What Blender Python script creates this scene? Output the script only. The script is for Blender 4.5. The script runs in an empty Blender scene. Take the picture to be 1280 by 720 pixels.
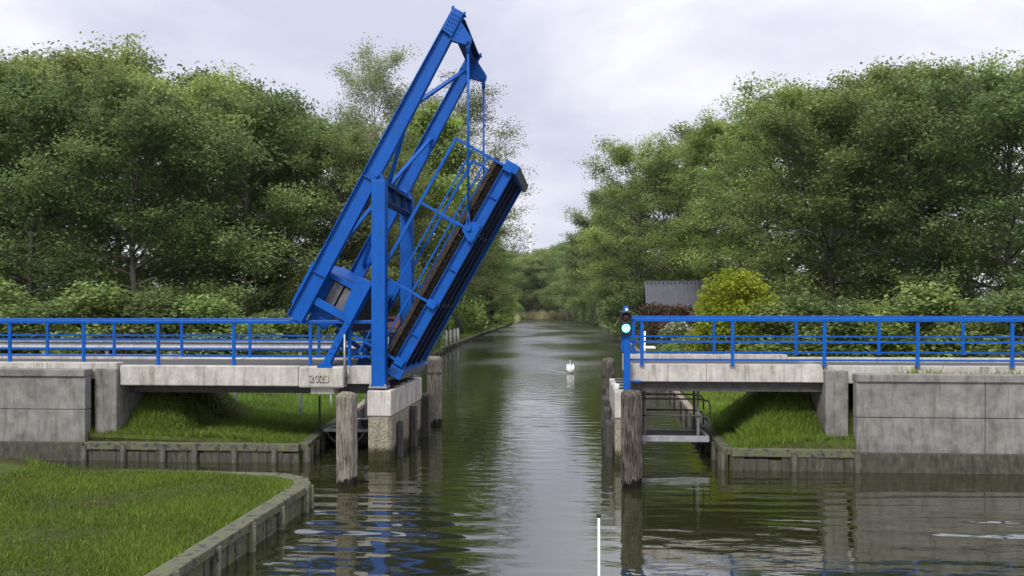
import bpy, math, random
import numpy as np
from mathutils import Vector, Matrix
R = math.radians
random.seed(4)
RNG = np.random.default_rng(11)
C = bpy.context.scene.collection
S = bpy.context.scene

# ------------------------------------------------------------------ camera
F, HZ, CAMZ = 1150.0, 385.0, 4.2
YAW = math.atan(85 / F)
cs, sn = math.cos(YAW), math.sin(YAW)
cam = bpy.data.objects.new('camera', bpy.data.cameras.new('camera'))
C.objects.link(cam)
S.camera = cam
cam.location = (0, 0, CAMZ)
cam.rotation_euler = (R(90), 0, YAW)
cam.data.sensor_width = 36
cam.data.lens = F / 1280 * 36
cam.data.shift_y = (HZ - 360) / 1280
cam.data.clip_end = 6000


def at(px, py, Y):
    """measured point of the photograph at the distance plane Y"""
    k = (px - 640) / F
    d = Y / (cs + k * sn)
    return Vector((d * (k * cs - sn), Y, CAMZ - (py - HZ) / F * d))


# ------------------------------------------------------------------ materials
def mat(name):
    m = bpy.data.materials.new(name)
    m.use_nodes = True
    nt = m.node_tree
    return m, nt, nt.nodes, nt.links, nt.nodes['Principled BSDF']


def ramp(n, stops):
    r = n.new('ShaderNodeValToRGB')
    el = r.color_ramp.elements
    while len(el) < len(stops):
        el.new(0.5)
    for e, (p, c) in zip(el, stops):
        e.position = p
        e.color = (*c, 1) if len(c) == 3 else c
    return r


def noise(n, l, scale, detail=4, rough=0.6, sc=(1, 1, 1), coord='Object', dist=0):
    tc = n.new('ShaderNodeTexCoord')
    mp = n.new('ShaderNodeMapping')
    mp.inputs['Scale'].default_value = sc
    l.new(tc.outputs[coord], mp.inputs[0])
    t = n.new('ShaderNodeTexNoise')
    t.inputs['Scale'].default_value = scale
    t.inputs['Detail'].default_value = detail
    t.inputs['Roughness'].default_value = rough
    t.inputs['Distortion'].default_value = dist
    l.new(mp.outputs[0], t.inputs['Vector'])
    return t


def mixc(n, l, fac, a, b, mode='MIX'):
    m = n.new('ShaderNodeMix')
    m.data_type = 'RGBA'
    m.blend_type = mode
    for s, v in ((0, fac), (6, a), (7, b)):
        if hasattr(v, 'is_linked'):
            l.new(v, m.inputs[s])
        else:
            m.inputs[s].default_value = v if s == 0 else (*v, 1)
    return m.outputs[2]


def bump(n, l, h, strength, dist, bsdf):
    b = n.new('ShaderNodeBump')
    b.inputs['Strength'].default_value = strength
    b.inputs['Distance'].default_value = dist
    l.new(h, b.inputs['Height'])
    l.new(b.outputs[0], bsdf.inputs['Normal'])


def simple(name, stops, scale, sc=(1, 1, 1), rough=0.8, bs=0.3, bd=0.02, metal=0, spec=0.4, detail=5):
    m, nt, n, l, b = mat(name)
    t = noise(n, l, scale, detail, 0.65, sc)
    r = ramp(n, stops)
    l.new(t.outputs['Fac'], r.inputs[0])
    l.new(r.outputs[0], b.inputs['Base Color'])
    b.inputs['Roughness'].default_value = rough
    b.inputs['Metallic'].default_value = metal
    b.inputs['Specular IOR Level'].default_value = spec
    if bs:
        bump(n, l, t.outputs['Fac'], bs, bd, b)
    return m


def paint(name, base, dark, rough=0.38):
    m, nt, n, l, b = mat(name)
    t = noise(n, l, 1.3, 6, 0.7)
    g = noise(n, l, 9, 5, 0.75, (1, 1, 0.25))
    r = ramp(n, [(0.48, (0, 0, 0)), (0.74, (1, 1, 1))])
    l.new(g.outputs['Fac'], r.inputs[0])
    r2 = ramp(n, [(0.3, tuple(x * 0.8 for x in base)), (0.7, base)])
    l.new(t.outputs['Fac'], r2.inputs[0])
    mm = n.new('ShaderNodeMath'); mm.operation = 'MULTIPLY'; mm.inputs[1].default_value = 0.5
    l.new(r.outputs[0], mm.inputs[0])
    l.new(mixc(n, l, mm.outputs[0], r2.outputs[0], dark), b.inputs['Base Color'])
    rr = n.new('ShaderNodeMapRange'); rr.inputs[3].default_value = rough - 0.08; rr.inputs[4].default_value = rough + 0.2; b.inputs['Specular IOR Level'].default_value = 0.22
    l.new(g.outputs['Fac'], rr.inputs[0]); l.new(rr.outputs[0], b.inputs['Roughness'])
    bump(n, l, t.outputs['Fac'], 0.15, 0.01, b)
    return m


M = {}
M['blue'] = paint('blue_paint', (0.0015, 0.088, 0.40), (0.006, 0.028, 0.085))
M['blue_dull'] = paint('dull_blue_paint', (0.006, 0.05, 0.18), (0.01, 0.018, 0.04), 0.5)
M['blue_shaded'] = paint('blue_paint_shaded', (0.004, 0.014, 0.05), (0.006, 0.008, 0.014), 0.5)  # same blue paint, colour darkened to paint in the shade under the leaf
M['plate'] = simple('grey_blue_steel_plate', [(0.3, (0.05, 0.065, 0.09)), (0.7, (0.10, 0.12, 0.155))], 5, rough=0.5, bs=0.05)
M['steel'] = simple('galvanised_steel', [(0.3, (0.22, 0.23, 0.25)), (0.7, (0.36, 0.37, 0.39))], 6, rough=0.45, metal=0.5, bs=0.05)
M['iron'] = simple('dark_iron', [(0.3, (0.025, 0.025, 0.028)), (0.7, (0.07, 0.065, 0.06))], 8, rough=0.6, bs=0.1)
M['black'] = simple('black_plastic', [(0.3, (0.012, 0.012, 0.013)), (0.7, (0.025, 0.025, 0.025))], 8, rough=0.4, bs=0)
M['white'] = simple('white_paint', [(0.3, (0.62, 0.62, 0.60)), (0.7, (0.8, 0.8, 0.79))], 5, rough=0.45, bs=0.05)
M['ballast'] = simple('ballast_slab', [(0.3, (0.07, 0.07, 0.078)), (0.7, (0.15, 0.15, 0.16))], 7, rough=0.7)
M['deckwood'] = simple('dark_deck_wood', [(0.3, (0.003, 0.0027, 0.0025)), (0.7, (0.012, 0.0098, 0.008))], 7, rough=0.9, bs=0.5, spec=0.1)
M['kerbwood'] = simple('weathered_kerb_wood', [(0.3, (0.018, 0.0155, 0.0135)), (0.7, (0.06, 0.05, 0.042))], 12, rough=0.9, bs=0.5, spec=0.1)
M['fender'] = simple('dark_fender_wood', [(0.3, (0.018, 0.017, 0.016)), (0.55, (0.05, 0.046, 0.042)), (0.75, (0.11, 0.105, 0.095))], 5, (4, 4, 0.5), rough=0.7, bs=0.5)
M['asphalt'] = simple('asphalt', [(0.3, (0.04, 0.04, 0.042)), (0.7, (0.075, 0.073, 0.07))], 18, rough=0.9)
M['plank'] = simple('quay_timber', [(0.3, (0.10, 0.085, 0.06)), (0.7, (0.27, 0.235, 0.17))], 4, (1, 1, 3), rough=0.85, bs=0.4)
M['quaydark'] = simple('dark_wet_timber', [(0.3, (0.02, 0.02, 0.014)), (0.6, (0.06, 0.055, 0.04)), (0.8, (0.13, 0.13, 0.075))], 5, (2, 2, 0.8), rough=0.7, bs=0.6)
M['mossstone'] = simple('mossy_stone', [(0.35, (0.02, 0.02, 0.015)), (0.5, (0.10, 0.098, 0.07)), (0.62, (0.075, 0.10, 0.024)), (0.78, (0.22, 0.21, 0.16))], 6, rough=0.9, bs=0.8, bd=0.05)
M['boathull'] = simple('black_boat_hull', [(0.3, (0.03, 0.031, 0.034)), (0.7, (0.065, 0.067, 0.072))], 5, rough=0.45, bs=0.05)
M['boatrim'] = simple('grey_boat_rim', [(0.3, (0.24, 0.245, 0.25)), (0.7, (0.42, 0.425, 0.43))], 5, rough=0.5, bs=0.05)
M['bark'] = simple('bark', [(0.3, (0.03, 0.025, 0.02)), (0.7, (0.13, 0.115, 0.095))], 5, (3, 3, 0.7), rough=0.95, bs=0.6)
M['birchbark'] = simple('birch_bark', [(0.35, (0.05, 0.045, 0.04)), (0.5, (0.33, 0.31, 0.28)), (0.8, (0.5, 0.48, 0.45))], 5, (1, 1, 2.5), rough=0.9, bs=0.3)
M['green_paint'] = paint('green_paint', (0.05, 0.16, 0.10), (0.03, 0.06, 0.04))
M['redtile'] = simple('red_roof_tile', [(0.3, (0.16, 0.065, 0.05)), (0.7, (0.28, 0.13, 0.10))], 3, rough=0.85)
M['darkboard'] = simple('dark_wall_boards', [(0.3, (0.03, 0.026, 0.022)), (0.7, (0.08, 0.07, 0.06))], 5, (6, 6, 0.6), rough=0.85)
M['render'] = simple('white_wall_render', [(0.3, (0.6, 0.59, 0.56)), (0.7, (0.78, 0.77, 0.74))], 3, rough=0.9)
M['glass'] = simple('dark_window_glass', [(0.3, (0.02, 0.022, 0.025)), (0.7, (0.035, 0.037, 0.04))], 1, rough=0.05, bs=0, spec=0.6)
M['roofmetal'] = simple('grey_roof_sheet', [(0.3, (0.055, 0.056, 0.07)), (0.7, (0.088, 0.089, 0.108))], 2, rough=0.55, bs=0.05)
M['orange'] = simple('orange_beak', [(0.3, (0.55, 0.13, 0.02)), (0.7, (0.65, 0.18, 0.03))], 5, rough=0.5, bs=0)
M['feather'] = simple('white_feathers', [(0.3, (0.74, 0.73, 0.70)), (0.7, (0.85, 0.85, 0.84))], 14, (1, 3, 1), rough=0.8, bs=0.25)
M['bluegrey'] = simple('pale_blue_cover', [(0.3, (0.32, 0.34, 0.38)), (0.7, (0.45, 0.47, 0.52))], 3, rough=0.7)


def concrete(name, lo, hi, rough_agg=False):
    m, nt, n, l, b = mat(name)
    t = noise(n, l, 2.2, 6, 0.7)
    s = noise(n, l, 5, 4, 0.7, (1, 1, 0.12))
    f = noise(n, l, 55, 3, 0.6)
    r = ramp(n, [(0.3, lo), (0.68, hi)])
    l.new(t.outputs['Fac'], r.inputs[0])
    rs = ramp(n, [(0.5, (1, 1, 1)), (0.72, (0.45, 0.43, 0.38))])
    l.new(s.outputs['Fac'], rs.inputs[0])
    c = mixc(n, l, 0.85, r.outputs[0], rs.outputs[0], 'MULTIPLY')
    rf = ramp(n, [(0.3, (0.55, 0.54, 0.5)), (0.45, (1, 1, 1))])
    l.new(f.outputs['Fac'], rf.inputs[0])
    c = mixc(n, l, 0.7, c, rf.outputs[0], 'MULTIPLY')
    if rough_agg:
        tc = n.new('ShaderNodeTexCoord')
        v = n.new('ShaderNodeTexVoronoi'); v.inputs['Scale'].default_value = 22
        l.new(tc.outputs['Object'], v.inputs['Vector'])
        rv = ramp(n, [(0.15, (1.0, 0.98, 0.93)), (0.6, (0.42, 0.40, 0.36))])
        l.new(v.outputs['Distance'], rv.inputs[0])
        c = mixc(n, l, 0.85, c, rv.outputs[0], 'MULTIPLY')
        # wet, algae-dark band that the water level leaves on the pier (a stain of its own)
        g = n.new('ShaderNodeNewGeometry'); sp = n.new('ShaderNodeSeparateXYZ'); l.new(g.outputs['Position'], sp.inputs[0])
        ad = n.new('ShaderNodeMath'); ad.operation = 'ADD'
        mu = n.new('ShaderNodeMath'); mu.operation = 'MULTIPLY'; mu.inputs[1].default_value = -0.5
        l.new(t.outputs['Fac'], mu.inputs[0]); l.new(sp.outputs['Z'], ad.inputs[0]); l.new(mu.outputs[0], ad.inputs[1])
        rz = ramp(n, [(0.0, (0.16, 0.17, 0.11)), (0.16, (1, 1, 1))])
        l.new(ad.outputs[0], rz.inputs[0])
        c = mixc(n, l, 1.0, c, rz.outputs[0], 'MULTIPLY')
        bump(n, l, v.outputs['Distance'], 0.8, -0.03, b)
    else:
        bump(n, l, f.outputs['Fac'], 0.25, 0.01, b)
    l.new(c, b.inputs['Base Color'])
    b.inputs['Roughness'].default_value = 0.9
    b.inputs['Specular IOR Level'].default_value = 0.25
    return m


M['concrete'] = concrete('concrete', (0.30, 0.285, 0.255), (0.52, 0.50, 0.46))
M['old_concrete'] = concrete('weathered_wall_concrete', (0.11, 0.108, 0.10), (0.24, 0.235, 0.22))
M['aggregate'] = concrete('exposed_aggregate', (0.30, 0.28, 0.22), (0.46, 0.43, 0.35), True)


def pile_mat(name, dk):
    m, nt, n, l, b = mat(name)
    a = noise(n, l, 9, 6, 0.75, (3.2, 3.2, 0.28), dist=0.6)
    w = noise(n, l, 2.0, 4, 0.6, (1, 1, 0.7))
    r = ramp(n, [(0.36 + dk * 0.06, (0.022, 0.019, 0.016)), (0.44 + dk * 0.05, (0.17 - dk * 0.08, 0.152 - dk * 0.072, 0.13 - dk * 0.06)), (0.58 + dk * 0.03, (0.32 - dk * 0.13, 0.295 - dk * 0.12, 0.262 - dk * 0.1)), (0.8, (0.46 - dk * 0.14, 0.43 - dk * 0.13, 0.39 - dk * 0.12))])
    l.new(a.outputs['Fac'], r.inputs[0])
    r2 = ramp(n, [(0.35, (0.6, 0.57, 0.52)), (0.65, (1.05, 1.03, 1.0))])
    l.new(w.outputs['Fac'], r2.inputs[0])
    c = mixc(n, l, 1.0, r.outputs[0], r2.outputs[0], 'MULTIPLY')
    g = n.new('ShaderNodeNewGeometry'); sp = n.new('ShaderNodeSeparateXYZ'); l.new(g.outputs['Position'], sp.inputs[0])
    k = noise(n, l, 7, 4, 0.7, (1, 1, 0.35))
    mu = n.new('ShaderNodeMath'); mu.operation = 'MULTIPLY_ADD'; mu.inputs[1].default_value = -0.55
    l.new(k.outputs['Fac'], mu.inputs[0]); l.new(sp.outputs['Z'], mu.inputs[2])
    rz = ramp(n, [(0.0, (0.07, 0.065, 0.055)), (0.05, (1, 1, 1))])
    off = n.new('ShaderNodeMath'); off.operation = 'ADD'; off.inputs[1].default_value = 0.12
    l.new(mu.outputs[0], off.inputs[0]); l.new(off.outputs[0], rz.inputs[0])
    c = mixc(n, l, 1.0, c, rz.outputs[0], 'MULTIPLY')
    l.new(c, b.inputs['Base Color'])
    b.inputs['Roughness'].default_value = 0.9
    b.inputs['Specular IOR Level'].default_value = 0.2
    bump(n, l, a.outputs['Fac'], 1.0, 0.035, b)
    return m


M['pile'] = pile_mat('weathered_pile_wood', 0.0)
M['pile_dark'] = pile_mat('dark_pile_wood', 1.0)


def foliage(name, dark, light, trans=0.45, obj_var=0.12):
    m, nt, n, l, b = mat(name)
    at_ = n.new('ShaderNodeAttribute'); at_.attribute_name = 'tint'
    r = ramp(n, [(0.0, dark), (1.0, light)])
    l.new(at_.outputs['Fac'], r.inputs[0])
    oi = n.new('ShaderNodeObjectInfo')
    hs = n.new('ShaderNodeHueSaturation')
    mr = n.new('ShaderNodeMapRange'); mr.inputs[3].default_value = 1 - obj_var * 1.6; mr.inputs[4].default_value = 1 + obj_var * 1.6
    mh = n.new('ShaderNodeMapRange'); mh.inputs[3].default_value = 0.5 - obj_var * 0.12; mh.inputs[4].default_value = 0.5 + obj_var * 0.12
    fr = n.new('ShaderNodeMath'); fr.operation = 'FRACT'
    ml = n.new('ShaderNodeMath'); ml.operation = 'MULTIPLY'; ml.inputs[1].default_value = 7.31
    l.new(oi.outputs['Random'], mr.inputs[0]); l.new(oi.outputs['Random'], ml.inputs[0])
    l.new(ml.outputs[0], fr.inputs[0]); l.new(fr.outputs[0], mh.inputs[0])
    l.new(mr.outputs[0], hs.inputs['Value']); l.new(mh.outputs[0], hs.inputs['Hue'])
    l.new(r.outputs[0], hs.inputs['Color'])
    l.new(hs.outputs[0], b.inputs['Base Color'])
    b.inputs['Roughness'].default_value = 0.55
    b.inputs['Specular IOR Level'].default_value = 0.3
    tr = n.new('ShaderNodeBsdfTranslucent')
    l.new(hs.outputs[0], tr.inputs[0])
    mx = n.new('ShaderNodeMixShader'); mx.inputs[0].default_value = trans
    l.new(b.outputs[0], mx.inputs[1]); l.new(tr.outputs[0], mx.inputs[2])
    l.new(mx.outputs[0], n['Material Output'].inputs[0])
    return m


M['leaf'] = foliage('broad_leaves', (0.072, 0.108, 0.03), (0.31, 0.41, 0.115))
M['leaf_dark'] = foliage('dark_leaves', (0.06, 0.092, 0.03), (0.235, 0.32, 0.10))
M['leaf_fresh'] = foliage('fresh_leaves', (0.11, 0.175, 0.036), (0.35, 0.47, 0.105))
M['leaf_birch'] = foliage('birch_leaves', (0.14, 0.165, 0.08), (0.34, 0.375, 0.20))
M['leaf_olive'] = foliage('olive_leaves', (0.085, 0.11, 0.036), (0.33, 0.385, 0.125))
M['leaf_gold'] = foliage('golden_leaves', (0.14, 0.18, 0.012), (0.47, 0.49, 0.03))
M['leaf_ivy'] = foliage('ivy_leaves', (0.010, 0.016, 0.008), (0.028, 0.040, 0.018))
M['leaf_copper'] = foliage('copper_leaves', (0.055, 0.035, 0.022), (0.17, 0.115, 0.065))
M['blossom'] = foliage('white_blossom', (0.55, 0.52, 0.44), (0.8, 0.78, 0.72))
M['pink'] = foliage('pink_blossom', (0.42, 0.16, 0.16), (0.62, 0.3, 0.28))
M['reed'] = foliage('dry_reeds', (0.26, 0.25, 0.12), (0.52, 0.48, 0.28))
M['blade'] = foliage('grass_blades', (0.075, 0.125, 0.015), (0.20, 0.30, 0.04))


# ------------------------------------------------------------------ mesh building
class MB:
    def __init__(s):
        s.v, s.f, s.smooth = [], [], []

    def add(s, vs, fs, smooth=False):
        o = len(s.v)
        s.v += [tuple(v) for v in vs]
        s.f += [tuple(i + o for i in f) for f in fs]
        s.smooth += [smooth] * len(fs)
        return s

    def box(s, lo, hi):
        x0, y0, z0 = lo; x1, y1, z1 = hi
        return s.add([(x0, y0, z0), (x1, y0, z0), (x1, y1, z0), (x0, y1, z0), (x0, y0, z1), (x1, y0, z1), (x1, y1, z1), (x0, y1, z1)],
                     [(0, 3, 2, 1), (4, 5, 6, 7), (0, 1, 5, 4), (1, 2, 6, 5), (2, 3, 7, 6), (3, 0, 4, 7)])

    def bar(s, p, q, w, h, up=(0, 0, 1)):
        """rectangular bar from p to q, w across, h along 'up'"""
        p, q = Vector(p), Vector(q)
        d = (q - p).normalized(); up = Vector(up)
        x = d.cross(up)
        if x.length < 1e-4:
            x = d.cross(Vector((0, 1, 0)))
        x.normalize(); y = x.cross(d).normalized()
        vs = []
        for e in (p, q):
            for a, b in ((-1, -1), (1, -1), (1, 1), (-1, 1)):
                vs.append(e + x * a * w / 2 + y * b * h / 2)
        return s.add(vs, [(0, 1, 2, 3), (7, 6, 5, 4), (0, 4, 5, 1), (1, 5, 6, 2), (2, 6, 7, 3), (3, 7, 4, 0)])

    def tube(s, pts, r, n=8, cap=True):
        pts = [Vector(p) for p in pts]
        rs = r if hasattr(r, '__len__') else [r] * len(pts)
        d0 = (pts[1] - pts[0]).normalized()
        x = d0.orthogonal().normalized()
        vs, fs = [], []
        for i, p in enumerate(pts):
            d = (pts[min(i + 1, len(pts) - 1)] - pts[max(i - 1, 0)]).normalized()
            x = (x - d * x.dot(d)).normalized(); y = d.cross(x)
            for k in range(n):
                t = 2 * math.pi * k / n
                vs.append(p + (x * math.cos(t) + y * math.sin(t)) * rs[i])
        for i in range(len(pts) - 1):
            for k in range(n):
                a, b = i * n + k, i * n + (k + 1) % n
                fs.append((a, b, b + n, a + n))
        s.add(vs, fs, True)
        if cap:
            o = len(s.v) - len(vs)
            s.f += [tuple(o + k for k in reversed(range(n))), tuple(o + (len(pts) - 1) * n + k for k in range(n))]
            s.smooth += [False, False]
        return s

    def prism(s, poly, y0, y1):
        """polygon of (x, z) pushed along Y"""
        n = len(poly)
        vs = [(x, y0, z) for x, z in poly] + [(x, y1, z) for x, z in poly]
        fs = [tuple(range(n)), tuple(range(2 * n - 1, n - 1, -1))]
        fs += [(i, i + n, (i + 1) % n + n, (i + 1) % n) for i in range(n)]
        return s.add(vs, fs)

    def build(s, name, m, parent=None, bevel=0):
        me = bpy.data.meshes.new(name)
        me.from_pydata(s.v, [], s.f)
        me.polygons.foreach_set('use_smooth', s.smooth)
        import bmesh
        bm = bmesh.new(); bm.from_mesh(me)
        bmesh.ops.recalc_face_normals(bm, faces=bm.faces)
        bm.to_mesh(me); bm.free()
        me.materials.append(m)
        o = bpy.data.objects.new(name, me)
        C.objects.link(o)
        if parent is not None:
            pw = Vector((0, 0, 0)); p = parent
            while p is not None:
                pw += p.location; p = p.parent
            me.transform(Matrix.Translation(-pw))
            o.parent = parent
        if bevel:
            b = o.modifiers.new('bevel', 'BEVEL'); b.width = bevel; b.segments = 2; b.limit_method = 'ANGLE'
        return o


def tag(o, label=None, cat=None, group=None, kind=None):
    for k, v in (('label', label), ('category', cat), ('group', group), ('kind', kind)):
        if v:
            o[k] = v
    return o


def thing(name, label, cat, loc, group=None):
    o = bpy.data.objects.new(name, None)
    o.empty_display_size = 0.2
    C.objects.link(o)
    o.location = loc
    return tag(o, label, cat, group)


def raw_mesh(name, V, Fq, m, tint=None, smooth=False):
    me = bpy.data.meshes.new(name)
    nv, nf, k = len(V), len(Fq), Fq.shape[1]
    me.vertices.add(nv); me.vertices.foreach_set('co', np.ascontiguousarray(V, np.float32).ravel())
    me.loops.add(nf * k); me.loops.foreach_set('vertex_index', np.ascontiguousarray(Fq, np.int32).ravel())
    me.polygons.add(nf); me.polygons.foreach_set('loop_start', np.arange(0, nf * k, k, dtype=np.int32))
    try:
        me.polygons.foreach_set('loop_total', np.full(nf, k, np.int32))
    except Exception:
        pass
    me.polygons.foreach_set('use_smooth', np.full(nf, smooth))
    if tint is not None:
        a = me.attributes.new('tint', 'FLOAT', 'FACE')
        a.data.foreach_set('value', np.ascontiguousarray(tint, np.float32))
    me.update(calc_edges=True); me.validate()
    me.materials.append(m)
    return me


def link(name, me, parent=None):
    o = bpy.data.objects.new(name, me); C.objects.link(o)
    if parent is not None:
        o.parent = parent
    return o


# ------------------------------------------------------------------ foliage meshes
def leaf_cards(name, P, size, m, tint, up=0.6, rng=RNG, asp=0.6):
    N = len(P)
    n = rng.normal(size=(N, 3)); n[:, 2] = np.abs(n[:, 2]) + up; n /= np.linalg.norm(n, axis=1)[:, None]
    u = rng.normal(size=(N, 3)); u -= n * (u * n).sum(1)[:, None]; u /= np.linalg.norm(u, axis=1)[:, None]
    w = np.cross(n, u)
    L = (size * rng.uniform(0.6, 1.3, N))[:, None] / 2
    V = np.empty((N, 4, 3))
    V[:, 0] = P - u * L; V[:, 2] = P + u * L
    V[:, 1] = P + w * L * asp + n * L * 0.25; V[:, 3] = P - w * L * asp + n * L * 0.25
    Fq = np.arange(N * 4).reshape(N, 4)
    return raw_mesh(name, V.reshape(-1, 3), Fq, m, np.clip(tint, 0, 1))


def make_tree(kind, H, Rad, seed, m, bark, t0=0.2, limbs=22, subs=5, leaves=60, lsize=0.28, rc=0.95, flat=0.5,
              elev=(10, 55), shape='round', wob=0.3, thick=0.018, droop=0.0, skip=0.0, core=0.0, trunk_vis=True):
    rng = np.random.default_rng(seed)
    tb = MB()
    k = 8
    wx, wy = rng.normal(0, wob, k).cumsum() * 0.5, rng.normal(0, wob, k).cumsum() * 0.5
    wx -= wx[0]; wy -= wy[0]
    ts = np.linspace(0, 1, k)
    spine = np.stack([wx, wy, ts * H * 0.95], 1)

    def tr(t):
        return np.array([np.interp(t, ts, spine[:, i]) for i in range(3)])
    r0 = H * thick
    tb.tube([tuple(p) for p in spine], [r0 * (1 - 0.93 * t) * (1.25 if i == 0 else 1) for i, t in enumerate(ts)], 8)
    cl = []
    for i in range(limbs):
        f = (i + rng.uniform(0, 1)) / limbs
        t = t0 + (0.97 - t0) * f
        if shape == 'round':
            prof = max(0.15, math.sin(math.pi * (0.16 + 0.80 * f))) ** 0.65
        elif shape == 'cone':
            prof = 1.02 - 0.85 * f
        elif shape == 'broad':
            prof = max(0.2, math.sin(math.pi * (0.22 + 0.70 * f))) ** 0.5
        else:
            prof = 0.45 + 0.55 * math.sin(math.pi * (0.1 + 0.85 * f))
        ln = Rad * prof * rng.uniform(0.72, 1.15)
        az = i * 2.39996 + rng.uniform(-0.5, 0.5)
        el = R(elev[0] + (elev[1] - elev[0]) * f + rng.uniform(-10, 10))
        p = tr(t)
        pts = [p]
        d = np.array([math.cos(az) * math.cos(el), math.sin(az) * math.cos(el), math.sin(el)])
        for j in range(5):
            d = d + rng.normal(0, 0.13, 3); d[2] -= droop * 0.12
            d /= np.linalg.norm(d)
            p = p + d * ln / 5
            pts.append(p)
        rl = r0 * (1 - 0.9 * t) * 0.5
        tb.tube([tuple(q) for q in pts], [rl * (1 - 0.85 * j / 5) + 0.008 for j in range(6)], 5, False)
        pts = np.array(pts)
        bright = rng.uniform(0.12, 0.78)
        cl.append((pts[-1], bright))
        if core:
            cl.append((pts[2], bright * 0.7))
        for s_ in range(subs):
            g = rng.uniform(0.3, 1.0)
            b0 = np.array([np.interp(g * 5, range(6), pts[:, q]) for q in range(3)])
            a2 = az + rng.choice([-1, 1]) * rng.uniform(0.5, 1.3)
            e2 = el * 0.6 + rng.uniform(-0.35, 0.5) - droop * 0.5
            d2 = np.array([math.cos(a2) * math.cos(e2), math.sin(a2) * math.cos(e2), math.sin(e2)])
            l2 = ln * rng.uniform(0.22, 0.45) * (1.2 - g * 0.4)
            b1 = b0 + d2 * l2 * 0.5 + rng.normal(0, 0.06, 3) * l2
            b2 = b1 + (d2 + np.array([0, 0, 0.1 - droop * 0.5])) * l2 * 0.5
            tb.tube([tuple(b0), tuple(b1), tuple(b2)], [rl * 0.42 + 0.006, rl * 0.25 + 0.005, 0.005], 4, False)
            if rng.uniform() > skip:
                cl.append((b2, bright + rng.uniform(-0.2, 0.32)))
                if rng.uniform() > 0.35:
                    cl.append((b1, bright + rng.uniform(-0.2, 0.15)))
    P, T = [], []
    for c, br in cl:
        n = int(leaves * rng.uniform(0.6, 1.3))
        g = rng.normal(0, 1, (n, 3)) * 0.55
        # leaves sit on a twig pattern: three short sprays through the clump
        ax = rng.normal(size=(3, 3)); ax[:, 2] *= 0.4; ax /= np.linalg.norm(ax, axis=1)[:, None]
        wh = rng.integers(0, 3, n)
        g = g * 0.75 + ax[wh] * rng.uniform(-1, 1, (n, 1)) * 0.95
        g = np.clip(g, -1.1, 1.1)
        g[:, 2] *= flat
        rr = rc * rng.uniform(0.7, 1.25)
        P.append(c + g * rr)
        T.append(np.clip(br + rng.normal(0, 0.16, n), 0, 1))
    P = np.concatenate(P); T = np.concatenate(T)
    ok = P[:, 2] > 0.05
    crown = leaf_cards(kind + '_crown', P[ok], lsize, m, T[ok], rng=rng)
    me = bpy.data.meshes.new(kind + '_trunk')
    me.from_pydata(tb.v, [], tb.f)
    me.polygons.foreach_set('use_smooth', [True] * len(tb.f))
    me.materials.append(bark)
    tips = np.array([c for c, _ in cl])
    return dict(trunk=me, crown=crown, H=float(np.percentile(P[:, 2], 99.7)), tips=tips)


def place_tree(T, name, label, cat, x, y, z=0.4, h=None, rz=None, wide=1.0, group=None):
    k = (h / T['H']) if h else 1.0
    o = thing(name, label, cat, (x, y, z), group)
    o.rotation_euler.z = random.uniform(0, 6.28) if rz is None else rz
    o.scale = (k * wide, k * wide, k)
    link('trunk', T['trunk'], o)
    link('crown', T['crown'], o)
    if 'blossom' in T:
        link('blossom', T['blossom'], o)
    return o


def make_bush(kind, H, Rad, seed, m, n=5000, lsize=0.2, lobes=16, up=0.5, taper=0.3, blossom=None):
    """an uneven mound of leaf sprays over short stems"""
    rng = np.random.default_rng(seed)
    tb = MB(); P = []; T = []; tips = []
    for i in range(lobes):
        f = rng.uniform(0.12, 1.0)
        a = rng.uniform(0, 6.283)
        rad = Rad * (1 - taper * f) * math.sqrt(max(0.05, 1 - max(0, (f - 0.55) / 0.5) ** 2)) * rng.uniform(0.3, 0.85)
        c = np.array([math.cos(a) * rad, math.sin(a) * rad, H * f * 0.86])
        lr = Rad * rng.uniform(0.25, 0.42)
        tb.tube([(c[0] * 0.1, c[1] * 0.1, 0), tuple(c * np.array([0.5, 0.5, 0.55])), tuple(c)], [0.04, 0.025, 0.01], 5, False)
        k = n // lobes
        d = rng.normal(size=(k, 3)); d /= np.linalg.norm(d, axis=1)[:, None]
        rr = lr * rng.uniform(0.35, 1.12, (k, 1)) ** 0.6
        q = c + d * rr * np.array([1, 1, 0.85])
        P.append(q); T.append(np.clip(rng.uniform(0.25, 0.7) + rng.normal(0, 0.18, k), 0, 1))
        tips.append(c + np.array([0, 0, lr]))
    P = np.concatenate(P); T = np.concatenate(T); ok = P[:, 2] > 0.02
    crown = leaf_cards(kind + '_leaves', P[ok], lsize, m, T[ok], up, rng)
    me = bpy.data.meshes.new(kind + '_stems'); me.from_pydata(tb.v, [], tb.f); me.materials.append(M['bark'])
    D = dict(trunk=me, crown=crown, H=H)
    if blossom:
        sel = rng.choice(len(P), blossom[1], replace=False)
        Q = np.repeat(P[sel], 8, 0) + rng.normal(0, blossom[2], (blossom[1] * 8, 3)) + np.array([0, -0.06, 0.05])
        D['blossom'] = leaf_cards(kind + '_blossom', Q, blossom[3], blossom[0], rng.uniform(0, 1, len(Q)), 0.3, rng)
    return D


def place_bush(T, name, label, cat, x, y, z, h, wide=1.0, group=None, sx=1.0):
    k = h / T['H']
    o = thing(name, label, cat, (x, y, z), group)
    o.rotation_euler.z = random.uniform(0, 6.28) if sx == 1.0 else 0
    o.scale = (k * wide * sx, k * wide, k)
    link('stems', T['trunk'], o); link('foliage', T['crown'], o)
    if 'blossom' in T:
        link('blossom', T['blossom'], o)
    return o


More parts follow.
